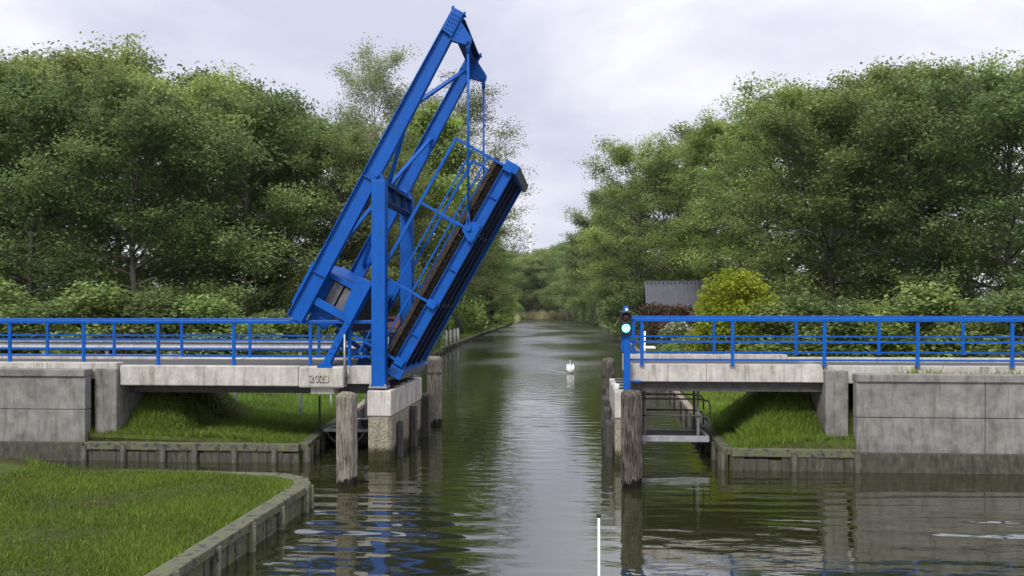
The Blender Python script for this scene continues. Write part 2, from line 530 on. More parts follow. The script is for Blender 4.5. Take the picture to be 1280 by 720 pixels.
# ------------------------------------------------------------------ ground, water, road
LE = [(-60, -5.9), (10, -5.9), (18.9, -5.85), (19.5, -6.1), (19.9, -6.7), (20.2, -60), (24.45, -60), (24.7, -7.6), (28, -8.0), (33, -8.3), (45, -9.6), (60, -11),
      (85, -13), (150, -15.3), (268, -17.9), (300, -22), (340, -28), (341, -28), (2500, -28)]
RE = [(-60, 60), (24.1, 60), (24.35, 3.9), (28, 3.95), (40, 4.3), (60, 4.8), (90, 5.3), (121, 5.7), (160, 5.4), (219, 4.6),
      (268, 2.0), (300, -1), (340, -6), (341, -6), (2500, -6)]


def edge(E, y):
    return float(np.interp(y, [e[0] for e in E], [e[1] for e in E]))


def gz(x, y):
    """height of the land"""
    lx, rx = edge(LE, y), edge(RE, y)
    off = (lx - x) if x < (lx + rx) / 2 else (x - rx)
    left = x < (lx + rx) / 2
    base = (0.42 if left else 0.5) + 0.75 * (1 - math.exp(-max(0, off - 0.4) / (9 if left else 5)))
    base += 0.08 * math.sin(x * 0.9 + y * 0.4) * min(1, off / 3)
    base += min(5.0, 0.02 * max(0, off - 25))
    # causeway that carries the road up to the bridge
    far = (-13.0 - x) if left else (x - 6.4)
    top = 2.44 - max(0, abs(y - 27.4) - 2.6) * 0.55 - max(0, -far) * 0.9
    yf = 24.7 if left else 24.4
    if (left and x > -15.2) or (not left and x < 8.3):          # grassed slope down to the front bank edge beneath the span
        top = min(top, base + max(0, y - yf - 0.35) * 0.62)
    return max(base, top) if off > 0.5 else base


ys = sorted(set([-60, -30, -10, 0] + [4 + i for i in range(0, 40)] + [e[0] for e in LE[2:12]] + [e[0] for e in RE[1:5]] + [44 + i * 3 for i in range(0, 30)] +
                [135 + i * 12 for i in range(0, 18)] + [340, 341, 360, 400, 500, 700, 1000, 1600, 2500]))
offs = [0, 0.25, 0.6, 1, 1.5, 2, 2.6, 3.3, 4, 5, 6, 7.5, 9, 11, 14, 18, 24, 32, 45, 70, 120, 250, 600, 2500]
V = []
for y in ys:
    lx, rx = edge(LE, y), edge(RE, y)
    bed = -1.6 if y <= 340 else 0.35
    row = [(lx - o, y, gz(lx - o, y)) for o in reversed(offs)]
    row += [(lx + 0.02, y, bed), ((lx + rx) / 2, y, bed - 0.2), (rx - 0.02, y, bed)]
    row += [(rx + o, y, gz(rx + o, y)) for o in offs]
    V += row
nc = len(offs) * 2 + 3
V = np.array(V)
idx = np.arange(len(ys) * nc).reshape(len(ys), nc)
Fq = np.stack([idx[:-1, :-1], idx[:-1, 1:], idx[1:, 1:], idx[1:, :-1]], -1).reshape(-1, 4)
mg, nt, n, l, b = mat('ground_soil_and_turf')
t1 = noise(n, l, 0.35, 6, 0.7); t2 = noise(n, l, 6, 5, 0.7)
r1 = ramp(n, [(0.38, (0.045, 0.042, 0.02)), (0.6, (0.07, 0.10, 0.022))]); l.new(t1.outputs['Fac'], r1.inputs[0])
r2 = ramp(n, [(0.3, (0.45, 0.42, 0.36)), (0.7, (1.1, 1.1, 1.0))]); l.new(t2.outputs['Fac'], r2.inputs[0])
l.new(mixc(n, l, 1.0, r1.outputs[0], r2.outputs[0], 'MULTIPLY'), b.inputs['Base Color'])
b.inputs['Roughness'].default_value = 1.0; b.inputs['Specular IOR Level'].default_value = 0.1
bump(n, l, t2.outputs['Fac'], 0.8, 0.08, b)
tag(link('ground', raw_mesh('ground', V, Fq, mg, None, True)), kind='structure')

# water: a real rippled surface
yr = [4.0]
while yr[-1] < 345:
    y = yr[-1]
    yr.append(y + (0.07 if y < 34 else 0.09 if y < 52 else 0.11 if y < 76 else 0.11 + (y - 76) * 0.012))
yr = np.array([-60, -20, -5, 0] + yr)
xr = np.concatenate([[-60, -40, -31, -26, -22, -19, -16], np.arange(-14, 12, 0.18), [12.5, 13.5, 15, 20, 30, 60]])
YY, XX = np.meshgrid(yr, xr, indexing='ij')
rw = np.random.default_rng(5)
Z = np.zeros_like(XX)


def vnoise(X, Y, seed, n=7, ks=0.25):
    r = np.random.default_rng(seed); o = np.zeros_like(X)
    for _ in range(n):
        a = r.uniform(0, 6.283); kk = ks * r.uniform(0.5, 1.6)
        o += np.sin((X * math.cos(a) + Y * math.sin(a)) * kk + r.uniform(0, 6.283))
    return o / math.sqrt(n / 2)


near = np.clip((40 - YY) / 20, 0, 1) ** 1.1 * (1 + 0.15 * np.clip((23 - YY) / 6, 0, 1))
env = 0.55 + 0.45 * vnoise(XX, YY, 3, 7, 0.7)
warp = 0.9 * vnoise(XX, YY, 8, 6, 0.35)
for i in range(12):
    lam = rw.uniform(0.38, 1.0); a = rw.normal(0, 0.07)
    k = 2 * math.pi / lam
    ph = (XX * math.sin(a) + YY * math.cos(a)) * k + warp * 0.5 + rw.uniform(0, 6.283)
    Z += 0.0032 * lam * np.sin(ph) * np.clip(env, 0.1, 1.6) * (near + 0.0)
fade = np.clip((110 - YY) / 60, 0, 1)
for i in range(16):
    lam = rw.uniform(0.35, 0.9); a = rw.normal(0, 0.5)
    k = 2 * math.pi / lam
    e2 = np.clip(0.5 + 0.6 * vnoise(XX, YY, 30 + i, 5, 0.5), 0, 1)
    Z += 0.0011 * lam * np.sin((XX * math.sin(a) + YY * math.cos(a)) * k + rw.uniform(0, 6.283)) * e2 * np.clip(fade, 0, 1)
# the swan's V-shaped wake
SX, SY = at(713, 465, 59.6)[0], 59.6
dy = YY - SY
for s_ in (-1, 1):
    arm = (XX - SX) - s_ * (0.12 + dy * 0.36)
    w = np.where(dy > 0, np.exp(-(arm / 0.14) ** 2) * np.exp(-dy / 11.0), 0)
    Z += 0.06 * w
inner = np.where(dy > 0, np.exp(-((XX - SX) / (0.2 + dy * 0.3)) ** 2) * np.exp(-dy / 12.0), 0)
Z += 0.006 * inner * np.sin(dy * 9 + (XX - SX) ** 2 * 2)
V = np.stack([XX, YY, Z], -1).reshape(-1, 3)
idx = np.arange(len(yr) * len(xr)).reshape(len(yr), len(xr))
Fq = np.stack([idx[:-1, :-1], idx[:-1, 1:], idx[1:, 1:], idx[1:, :-1]], -1).reshape(-1, 4)
mw, nt, n, l, b = mat('canal_water')
b.inputs['Base Color'].default_value = (0.017, 0.019, 0.006, 1)
b.inputs['IOR'].default_value = 2.1
b.inputs['Specular IOR Level'].default_value = 0.85
t1 = noise(n, l, 1.1, 3, 0.55, (0.55, 1.6, 1)); t2 = noise(n, l, 0.11, 2, 0.5, (1, 0.5, 1))
rr = ramp(n, [(0.40, (0.35, 0.35, 0.35)), (0.60, (1, 1, 1))]); l.new(t2.outputs['Fac'], rr.inputs[0])
mm = n.new('ShaderNodeMath'); mm.operation = 'MULTIPLY'
l.new(t1.outputs['Fac'], mm.inputs[0]); l.new(rr.outputs[0], mm.inputs[1])
gp = n.new('ShaderNodeNewGeometry'); sp = n.new('ShaderNodeSeparateXYZ'); l.new(gp.outputs['Position'], sp.inputs[0])
open_ = n.new('ShaderNodeMapRange'); open_.interpolation_type = 'SMOOTHSTEP'          # the open reach beyond the bridge is ruffled by wind
for i_, v_ in ((1, 30), (2, 75), (3, 0.0), (4, 1.0)):
    open_.inputs[i_].default_value = v_
l.new(sp.outputs['Y'], open_.inputs[0])
m2 = n.new('ShaderNodeMath'); m2.operation = 'MULTIPLY_ADD'; m2.inputs[1].default_value = 0.8; m2.inputs[2].default_value = 0.2
l.new(open_.outputs[0], m2.inputs[0])
m3 = n.new('ShaderNodeMath'); m3.operation = 'MULTIPLY'
l.new(mm.outputs[0], m3.inputs[0]); l.new(m2.outputs[0], m3.inputs[1])
bump(n, l, m3.outputs[0], 1.0, 0.085, b)
m4 = n.new('ShaderNodeMath'); m4.operation = 'MULTIPLY'
l.new(open_.outputs[0], m4.inputs[0]); l.new(rr.outputs[0], m4.inputs[1])
m5 = n.new('ShaderNodeMath'); m5.operation = 'MULTIPLY_ADD'; m5.inputs[1].default_value = 0.24; m5.inputs[2].default_value = 0.03
l.new(m4.outputs[0], m5.inputs[0]); l.new(m5.outputs[0], b.inputs['Roughness'])
tag(link('water', raw_mesh('water', V, Fq, mw, None, True)), kind='structure')

# road on the causeways
for nm, xs in (('road', [-12.95 - i * 4 for i in range(0, 24)]), ('road', [6.45 + i * 4 for i in range(0, 24)])):
    V = []
    for x in xs:
        z = 2.52
        for y in (25.5, 26.2, 27.3, 28.4, 29.3):
            V.append((x, y, z))
    idx = np.arange(len(V)).reshape(len(xs), 5)
    Fq = np.stack([idx[:-1, :-1], idx[:-1, 1:], idx[1:, 1:], idx[1:, :-1]], -1).reshape(-1, 4)
    tag(link(nm, raw_mesh(nm, np.array(V), Fq, M['asphalt'])), kind='structure')

for a_, b2 in ((6.45, 45), (-60, -12.98)):
    for y0_, y1_ in ((24.98, 25.38), (29.2, 29.6)):
        mb = MB()
        k = int((b2 - a_) / 2)
        for i in range(k):
            mb.box((a_ + i * (b2 - a_) / k, y0_, 2.2), (a_ + (i + 1) * (b2 - a_) / k - 0.01, y1_, 2.66))
        tag(mb.build('road_kerb', M['concrete'], None, 0.015), kind='structure')

# ------------------------------------------------------------------ the drawbridge
YN, YF = 25.2, 29.3
br = thing('drawbridge', 'raised blue steel drawbridge with tilted leaf and balance beams over the canal', 'drawbridge', at(474, 486, YN))


def dual(f):
    for y in (YN, YF):
        f(y)


def flat(p):
    return (p[0], p[2])


cw = 0.19                                                     # half width of a column
cx = at(474.5, 300, YN)[0]
ctop, cbase = at(474, 226, YN)[2], at(474, 483, YN)[2]
for y in (YN, YF):
    mb = MB().box((cx - cw, y - 0.2, cbase), (cx + cw, y + 0.2, ctop))
    col = mb.build('column', M['blue'], br, 0.012)
    mb = MB().box((cx - cw - 0.06, y - 0.27, cbase - 0.03), (cx + cw + 0.06, y + 0.27, cbase + 0.02))
    for sx in (-1, 1):
        for sy in (-1, 1):
            mb.tube([(cx + sx * 0.21, y + sy * 0.235, cbase), (cx + sx * 0.21, y + sy * 0.235, cbase + 0.08)], 0.02, 6)
    mb.build('base_plate', M['steel'], col)
    mb = MB()                                                  # bearing on the column head
    mb.prism([(cx - 0.17, ctop), (cx + 0.17, ctop), (cx + 0.12, ctop + 0.13), (cx - 0.02, ctop + 0.26), (cx - 0.17, ctop + 0.2)], y - 0.17, y - 0.12)
    mb.prism([(cx - 0.17, ctop), (cx + 0.17, ctop), (cx + 0.12, ctop + 0.13), (cx - 0.02, ctop + 0.26), (cx - 0.17, ctop + 0.2)], y + 0.12, y + 0.17)
    mb.tube([(cx - 0.03, y - 0.24, ctop + 0.14), (cx - 0.03, y + 0.24, ctop + 0.14)], 0.07, 12)
    mb.build('pivot_bearing', M['blue'], col, 0.008)
# lintel joining the column heads: an I-beam on edge
mb = MB()
zt, zb = at(484, 230, YN)[2], at(484, 250, YN)[2]
x0, x1 = cx - 0.1, cx + cw + 0.02
for z in (zt, zb):
    mb.box((x0 - 0.03, YN + 0.2, z - 0.02), (x1, YF - 0.2, z + 0.02))
mb.box(((x0 + x1) / 2 - 0.02, YN + 0.2, zb + 0.02), ((x0 + x1) / 2 + 0.02, YF - 0.2, zt - 0.02))
for y in (YN + 1.4, YN + 2.7):
    mb.box(((x0 + x1) / 2 + 0.02, y - 0.012, zb + 0.02), (x1 - 0.02, y + 0.012, zt - 0.02))
mb.build('lintel', M['blue_dull'], br)
mb = MB()
zm = at(474, 262, YN)[2]
mb.prism([(cx - 0.02, zm - 0.35), (cx + 0.02, zm - 0.35), (cx + 0.02, zb - 0.02), (cx - 0.02, zb - 0.02)], YN + 0.2, YN + 0.24)
mb.v += []
mb.build('lintel_stiffener', M['blue'], br)

# rear struts that prop the columns
for y in (YN, YF):
    P = [flat(at(px, py, YN)) for px, py in ((449, 346), (463, 351.5), (466, 356), (440, 404), (413, 456), (403, 456), (433, 401), (431, 384))]
    mb = MB().prism(P, y - 0.16, y + 0.12)
    st = mb.build('strut', M['blue'], br, 0.01)
    a, b_ = at(408, 457, YN), at(464, 352, YN)
    mb = MB()
    mb.box((a[0] - 0.2, y - 0.22, a[2] - 0.05), (a[0] + 0.22, y + 0.2, a[2] + 0.02))
    for q in (0.16, -0.13):
        mb.tube([(a[0] + q, y - 0.19, a[2]), (a[0] + q, y - 0.19, a[2] + 0.07)], 0.022, 6)
    mb.build('foot_plate', M['blue'], st)
    for t in (0.15, 0.22, 0.3, 0.5):
        c = a.lerp(b_, t); mb = MB().tube([(c[0], y - 0.19, c[2]), (c[0], y - 0.155, c[2])], 0.022, 6); mb.build('bolt', M['blue_dull'], st)

# balance beams
Bo = at(462.5, 223.5, YN)
th = math.atan2(270, 147)
bu = Vector((math.cos(th), 0, math.sin(th))); bn = Vector((-math.sin(th), 0, math.cos(th)))
AT, AR = 5.16, -4.45


def BB(a, p, y):
    q = Bo + bu * a + bn * p
    return Vector((q[0], y, q[2]))


def bd(a):
    return 0.235 if a < 0.6 else 0.235 - 0.055 * (a - 0.6) / (AT - 0.6)      # half depth


beams = []
for y in (YN, YF):
    mb = MB()
    prof = [AR, -3, 0.6, AT]
    mb.prism([flat(BB(a, bd(a) - 0.025, y)) for a in prof] + [flat(BB(a, -bd(a) + 0.025, y)) for a in reversed(prof)], y - 0.03, y + 0.03)
    for s_ in (1, -1):
        mb.prism([flat(BB(a, s_ * bd(a), y)) for a in prof] + [flat(BB(a, s_ * (bd(a) - 0.025), y)) for a in reversed(prof)], y - 0.13, y + 0.13)
    for a in (-3.0, 0.0):
        mb.prism([flat(BB(a - 0.012, -bd(a) + 0.03, y)), flat(BB(a + 0.012, -bd(a) + 0.03, y)), flat(BB(a + 0.012, bd(a) - 0.03, y)), flat(BB(a - 0.012, bd(a) - 0.03, y))], y - 0.12, y + 0.12)
    bm_ = mb.build('balance_beam', M['blue'], br)
    beams.append(bm_)
    # end gusset with bolts and the nose plate that carries the hanger rod
    mb = MB()
    mb.prism([flat(BB(4.55, 0.17, y)), flat(BB(AT + 0.02, 0.165, y)), flat(BB(AT + 0.02, -0.165, y)), flat(BB(4.5, -0.17, y))], y - 0.15, y - 0.11)
    for i in range(5):
        for q in (0.1, 0.0, -0.1):
            c = BB(4.62 + i * 0.11, q, y - 0.16)
            mb.tube([c, c + Vector((0, -0.03, 0))], 0.02, 6)
    mb.prism([flat(BB(AT + 0.02, 0.21, y)), flat(BB(AT + 0.06, 0.21, y)), flat(BB(AT + 0.06, -0.21, y)), flat(BB(AT + 0.02, -0.21, y))], y - 0.15, y + 0.15)
    for q in (0.18, -0.18):
        c = BB(AT + 0.05, q, y - 0.1); mb.tube([c, c + bu * 0.06], 0.03, 6)
    mb.build('gusset', M['blue'], bm_)
    mb = MB()
    pin = at(585, 52, YN)
    nose = [flat(BB(5.0, -0.17, y)), flat((pin[0] + 0.1, 0, pin[2] + 0.09)), flat((pin[0] + 0.08, 0, pin[2] - 0.06)), flat((pin[0] - 0.07, 0, pin[2] - 0.1)), flat(BB(4.4, -0.17, y))]
    mb.prism(nose, y - 0.09, y - 0.05)
    mb.prism(nose, y + 0.05, y + 0.09)
    mb.tube([(pin[0], y - 0.13, pin[2]), (pin[0], y + 0.13, pin[2])], 0.045, 10)
    for i in range(4):
        c = BB(4.55 + 0.1 * i, -0.24 - 0.015 * i, y - 0.09); mb.tube([c, c + Vector((0, -0.03, 0))], 0.018, 6)
    mb.build('nose_plate', M['blue'], bm_)
# cross beam between the two tips, lateral bracing
mb = MB()
a0, a1 = BB(4.98, -0.03, YN + 0.13), BB(4.98, -0.03, YF - 0.13)
mb.bar(a0 + bu * 0.13, a1 + bu * 0.13, 0.40, 0.03, bu)
mb.bar(a0 - bu * 0.13, a1 - bu * 0.13, 0.40, 0.03, bu)
mb.bar(a0, a1, 0.03, 0.23, bu)
mb.build('tip_cross_beam', M['blue_dull'], br)
mid = BB(0.1, -0.05, (YN + YF) / 2)
mb = MB(); mb.bar(BB(0.1, -0.05, YN + 0.06), BB(0.1, -0.05, YF - 0.06), 0.2, 0.2, bu); mb.build('pivot_cross_beam', M['blue'], br)
for p, q in ((mid, BB(2.15, -0.05, YN + 0.08)), (mid, BB(2.15, -0.05, YF - 0.08)), (BB(2.3, -0.05, YN + 0.08), BB(4.7, -0.05, YF - 0.08)),
             (mid, BB(-2.5, -0.05, YN + 0.08)), (mid, BB(-2.5, -0.05, YF - 0.08))):
    mb = MB(); mb.bar(p, q, 0.11, 0.1, bn); mb.build('lateral_brace', M['blue'], br, 0.006)

# counterweight box between the rear arms
CA0, CA1, CP0, CP1 = -4.12, -2.92, -1.42, 0.40
Y0c, Y1c = YN + 0.32, YF - 0.25
cwt = MB()


def cbox(mb, a0, a1, p0, p1, y0, y1):
    vs = [BB(a, p, y) for y in (y0, y1) for a, p in ((a0, p0), (a1, p0), (a1, p1), (a0, p1))]
    return mb.add(vs, [(0, 1, 2, 3), (7, 6, 5, 4), (0, 4, 5, 1), (1, 5, 6, 2), (2, 6, 7, 3), (3, 7, 4, 0)])


cbox(cwt, CA0, CA0 + 0.06, CP0, CP1, Y0c - 0.06, Y1c)                    # bottom plate
cbox(cwt, CA0 + 0.06, CA1 - 0.05, CP1 - 0.06, CP1, Y0c - 0.06, Y1c)      # outer side plate
cbox(cwt, CA0 + 0.06, CA1 - 0.05, -0.36, CP1 - 0.06, Y0c + 0.16, Y0c + 0.2)  # blue near plate
cbox(cwt, CA0 + 0.06, CA1 - 0.05, CP0, CP1 - 0.06, Y1c - 0.05, Y1c - 0.003)
cbox(cwt, CA0 - 0.22, -3.84, -0.86, -0.25, Y0c - 0.02, Y0c + 0.015)
cb = cwt.build('counterweight', M['blue'], br)
mb = MB()                                                                # corrugated lid, ribs run across the beams
nr = 13
for i in range(nr):
    y0 = Y0c - 0.06 + (Y1c - Y0c + 0.06) * i / nr
    y1 = Y0c - 0.06 + (Y1c - Y0c + 0.06) * (i + 0.55) / nr
    cbox(mb, CA1 - 0.02, CA1 + 0.08, CP0 - 0.02, CP1 + 0.02, y0, y1)
cbox(mb, CA1 - 0.05, CA1 - 0.02, CP0, CP1, Y0c - 0.06, Y1c)
mb.build('corrugated_lid', M['blue'], cb)
for i in range(3):
    p0 = CP0 + 0.03 + i * 0.345
    mb = MB(); cbox(mb, CA0 + 0.1, CA1 - 0.08, p0, p0 + 0.29, Y0c + 0.02, Y1c - 0.08)
    mb.build('ballast_slab', M['ballast'], cb, 0.015)
mb = MB(); cbox(mb, CA0 + 0.06, CA1 - 0.05, CP0 + 0.02, CP1 - 0.07, Y0c + 0.24, Y1c - 0.09); mb.build('inner_core', M['iron'], cb)
for y in (YN, YF):
    mb = MB(); cbox(mb, -3.82, -3.60, CP0 + 0.02, -0.235, y - 0.05, y + 0.05)
    c = BB(-3.71, CP0 + 0.08, y)
    mb.tube([c + Vector((0, -0.14, 0)), c + Vector((0, 0.14, 0))], 0.09, 12)
    mb.build('cross_arm', M['blue'], cb, 0.008)

# the leaf ------------------------------------------------------------------
Lo = at(497, 470, YN)
la = R(60.4)
lu = Vector((math.cos(la), 0, math.sin(la))); ln_ = Vector((-math.sin(la), 0, math.cos(la)))


def LL(a, p, y):
    q = Lo + lu * a + ln_ * p
    return Vector((q[0], y, q[2]))


def lbox(mb, a0, a1, p0, p1, y0, y1):
    vs = [LL(a, p, y) for y in (y0, y1) for a, p in ((a0, p0), (a1, p0), (a1, p1), (a0, p1))]
    return mb.add(vs, [(0, 1, 2, 3), (7, 6, 5, 4), (0, 4, 5, 1), (1, 5, 6, 2), (2, 6, 7, 3), (3, 7, 4, 0)])


LEN = 6.6
leaf = bpy.data.objects.new('bridge_leaf', None); C.objects.link(leaf); leaf.parent = br
leaf.location = LL(0, 0, YN) - br.location


def ibeam(mb, y, p0, p1, fl):
    lbox(mb, 0.2, LEN - 0.16, p0, p0 + 0.022, y - fl, y + fl)
    lbox(mb, 0.2, LEN - 0.16, p1 - 0.022, p1, y - fl, y + fl)
    lbox(mb, 0.2, LEN - 0.16, p0 + 0.022, p1 - 0.022, y - 0.012, y + 0.012)


YL0, YL1 = YN + 0.12, YF - 0.02
for y in (YL0 + 0.14, YL1 - 0.14):
    mb = MB(); ibeam(mb, y, 0, 0.32, 0.09)
    for a in (1.2, 2.2, 3.3, 4.5, 5.6):
        lbox(mb, a - 0.01, a + 0.01, 0.03, 0.29, y - 0.085, y - 0.012)
    mb.build('main_girder', M['blue'], leaf)
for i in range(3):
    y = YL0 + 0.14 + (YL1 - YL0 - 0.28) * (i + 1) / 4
    mb = MB(); ibeam(mb, y, 0.02, 0.32, 0.06); mb.build('stringer', M['blue_shaded'], leaf)
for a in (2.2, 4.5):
    mb = MB(); lbox(mb, a - 0.06, a + 0.06, 0.06, 0.3, YL0 + 0.25, YL1 - 0.25); mb.build('cross_girder', M['blue_shaded'], leaf)
mb = MB()
npk = 31
for i in range(npk):
    a0 = 0.05 + (LEN - 0.1) * i / npk
    lbox(mb, a0, a0 + (LEN - 0.1) / npk - 0.018, 0.325, 0.5, YL0 + 0.05 + 0.012 * math.sin(i * 2.3), YL1 - 0.05)
mb.build('deck_planking', M['deckwood'], leaf)
for y0, y1 in ((YL0, YL0 + 0.2), (YL1 - 0.2, YL1)):
    mb = MB(); lbox(mb, -0.02, LEN + 0.02, 0.503, 0.64, y0, y1); mb.build('kerb_timber', M['kerbwood'], leaf, 0.015)
for a0, a1, p0, p1, nm in ((LEN - 0.15, LEN + 0.1, -0.1, 0.32, 'end_beam'), (-0.1, 0.19, -0.08, 0.32, 'heel_beam')):
    mb = MB(); lbox(mb, a0, a1, p0, p1, YL0 - 0.03, YL1 + 0.03)
    e = mb.build(nm, M['blue'], leaf, 0.01)
    mb = MB(); lbox(mb, a0 + 0.01, a1 - 0.01, p0 - 0.012, p0 - 0.002, YL0 + 0.02, YL1 - 0.02); mb.build('wear_plate', M['plate'], e)
for y in (YL0 + 0.1, YL1 - 0.1):
    mb = MB()
    mb.tube([LL(0.05, 0.16, y - 0.14), LL(0.05, 0.16, y + 0.14)], 0.1, 14)
    mb.prism([flat(LL(0.0, 0.3, y)), flat(LL(0.2, 0.2, y)), (cx + cw + 0.01, LL(0, 0, y)[2] - 0.05), (cx + cw + 0.01, LL(0, 0.3, y)[2])], y - 0.02, y + 0.02)
    mb.build('hinge', M['blue_dull'], leaf)
for y in (YL0 + 0.0, YL1 - 0.06):                              # railings on the leaf
    s_ = -1 if y < 27 else 1
    for a in (0.35, 2.2, 4.5, 6.52):
        mb = MB(); lbox(mb, a - 0.035, a + 0.035, 0.2, 1.84, y - 0.03, y + 0.03)
        lbox(mb, a - 0.11, a + 0.11, 0.04, 0.3, y - 0.04, y + 0.04)
        mb.build('railing_post', M['blue'], leaf, 0.006)
    for p, w in ((1.85, 0.04), (1.3, 0.022), (1.26 - 0.44, 0.022)):
        mb = MB(); lbox(mb, 0.0, 6.55, p - w, p + w, y - w, y + w); mb.build('rail', M['blue'], leaf)
for y in (YN + 0.08, YF - 0.02):                               # lug for the hanger rod
    c = LL(4.5, 0.2, y - 0.04)
    mb = MB()
    mb.prism([flat(LL(4.22, 0.02, y)), flat(LL(4.78, 0.02, y)), flat(LL(4.78, 0.16, y)), flat(LL(4.66, 0.44, y)), flat(LL(4.4, 0.44, y)), flat(LL(4.22, 0.16, y))], y - 0.06, y + 0.03)
    mb.tube([LL(4.52, 0.3, y - 0.13), LL(4.52, 0.3, y + 0.05)], 0.075, 12)
    for a in (4.29, 4.71):
        mb.tube([LL(a, 0.08, y - 0.09), LL(a, 0.08, y)], 0.025, 6)
    mb.build('hanger_lug', M['blue'], leaf, 0.006)
for y in (YN, YF):                                             # hanger rods
    top = at(585, 52, YN); bot = LL(4.52, 0.3, y)
    top = Vector((top[0], y - 0.0, top[2]))
    bot = Vector((bot[0], y - 0.0, bot[2]))
    mb = MB()
    mb.tube([top, top + (bot - top) * 0.06], 0.06, 8)
    mb.tube([top + (bot - top) * 0.05, top + (bot - top) * 0.9], 0.034, 8)
    q = top + (bot - top) * 0.9
    for s_ in (-1, 1):
        mb.bar(q, bot + Vector((s_ * 0.06, 0, 0.02)), 0.05, 0.03, (1, 0, 0))
    mb.build('hanger_rod', M['blue'], br)
# drive linkage beside the strut
w0 = at(452.5, 441.5, YN + 0.55)
mb = MB()
mb.tube([w0 + Vector((0, -0.1, 0)), w0 + Vector((0, 0.1, 0))], 0.16, 20)
dl = mb.build('drive_wheel', M['blue'], br, 0.01)
mb = MB(); mb.tube([w0 + Vector((0, -0.13, 0)), w0 + Vector((0, -0.09, 0))], 0.045, 12); mb.build('hub', M['steel'], dl)
mb = MB()
a, b_ = at(418, 413, YN + 0.55), at(466, 448, YN + 0.55)
mb.bar(a + Vector((0, 0.12, 0)), b_ + Vector((0, 0.12, 0)), 0.06, 0.13, (0, 0, 1))
mb.build('drive_arm', M['blue_dull'], br); mb = MB()
a, b_ = at(420, 429, YN + 0.8), at(466, 453, YN + 0.8)
mb.bar(a, b_, 0.06, 0.1)
mb.build('drive_arm', M['blue_dull'], br); mb = MB()
a, b_ = at(456, 448, YN + 0.8), at(478, 402, YN + 0.8)
mb.bar(a, b_, 0.06, 0.09)
mb.build('drive_arm', M['blue_dull'], br)
mb = MB(); z0 = at(450, 459, YN + 0.6)[2]
mb.box((w0[0] - 0.35, YN + 0.4, z0 - 0.06), (w0[0] + 0.25, YN + 0.95, z0 + 0.06))
mb.prism([(w0[0] - 0.2, z0 + 0.06), (w0[0] + 0.2, z0 + 0.06), (w0[0] + 0.06, w0[2]), (w0[0] - 0.06, w0[2])], w0[1] + 0.1, w0[1] + 0.16)
mb.build('drive_pedestal', M['blue_dull'], br)

# ------------------------------------------------------------------ piers
def pier(label, xa, xb, lab2):
    ztop = at(489, 487, YN)[2]; zc = at(489, 519, YN)[2]
    t = thing('bridge_pier', label, 'pier', ((xa + xb) / 2, 27.2, 0))
    mb = MB().box((xa, 24.88, zc), (xb, 29.75, ztop)); mb.build('pier_cap', M['concrete'], t, 0.035)
    lo = MB()
    ch = 0.09
    pts = [(xa + 0.015, 24.95), (xa + ch, 24.9), (xb - ch, 24.9), (xb - 0.015, 24.98), (xb - 0.015, 29.7), (xa + 0.015, 29.7)]
    k = len(pts)
    lo.add([(x, y, -1.6) for x, y in pts] + [(x, y, zc - 0.012) for x, y in pts],
           [tuple(range(k)), tuple(range(2 * k - 1, k - 1, -1))] + [(i, (i + 1) % k, (i + 1) % k + k, i + k) for i in range(k)])
    lo.build('pier_shaft', M['aggregate'], t, 0.02)
    for y in (25.9, 26.9, 27.9, 28.9):
        mb = MB().box(((xa + xb) / 2 - 0.2, y - 0.14, ztop), ((xa + xb) / 2 + 0.2, y + 0.14, ztop + 0.045))
        mb.build('bearing_pad', M['black'], t)
    return t, ztop


xl0, xl1 = at(459, 500, 24.9)[0], at(489.5, 500, 24.9)[0]
xr0, xr1 = at(768.5, 500, 24.9)[0], at(801, 500, 24.9)[0]
pl, PZ = pier('concrete pier with pale cap and pebbled shaft carrying the blue column', xl0, xl1, '')
pr, _ = pier('concrete pier with pale cap half hidden behind the right front pile', xr0, xr1, '')


def fender(label, x, y, w, th_, ztop, lean=0):
    o = thing('fender_board', label, 'fender', (x, y, 0), 'timber fender boards on the piers')
    mb = MB()
    prof = []
    for i in range(9):
        a = math.pi * i / 8
        prof.append((y + w / 2 * math.cos(a), ztop - 0.13 + 0.13 * math.sin(a)))
    prof += [(y - w / 2, -1.3), (y + w / 2, -1.3)]
    k = len(prof)
    vs = [(x - th_ / 2 + lean * (z + 1.3), yy, z) for yy, z in prof] + [(x + th_ / 2 + lean * (z + 1.3), yy, z) for yy, z in prof]
    mb.add(vs, [tuple(range(k)), tuple(range(2 * k - 1, k - 1, -1))] + [(i, (i + 1) % k, (i + 1) % k + k, i + k) for i in range(k)])
    mb.build('board', M['fender'], o, 0.02)
    for z in (0.35, 0.75):
        mb = MB().tube([(x - th_ / 2 - 0.02, y, z), (x + th_ / 2 + 0.03, y, z)], 0.03, 8)
        mb.build('bolt', M['iron'], o)
    return o


fender('low grey fender board nearest the camera on the left pier', xl1 + 0.07, 25.75, 0.34, 0.14, 1.0)
fender('dark middle fender board on the left pier', xl1 + 0.09, 27.75, 0.36, 0.18, 1.22)
fender('tall round topped fender board at the far end of the left pier', xl1 + 0.12, 29.85, 0.4, 0.24, 1.42)
fender('dark fender board nearest the camera on the right pier', xr0 - 0.1, 26.3, 0.42, 0.2, 1.02)
fender('dark middle fender board on the right pier', xr0 - 0.1, 28.2, 0.42, 0.2, 1.2)
fender('dark rearmost fender board on the right pier', xr0 - 0.1, 30.0, 0.42, 0.2, 1.35)


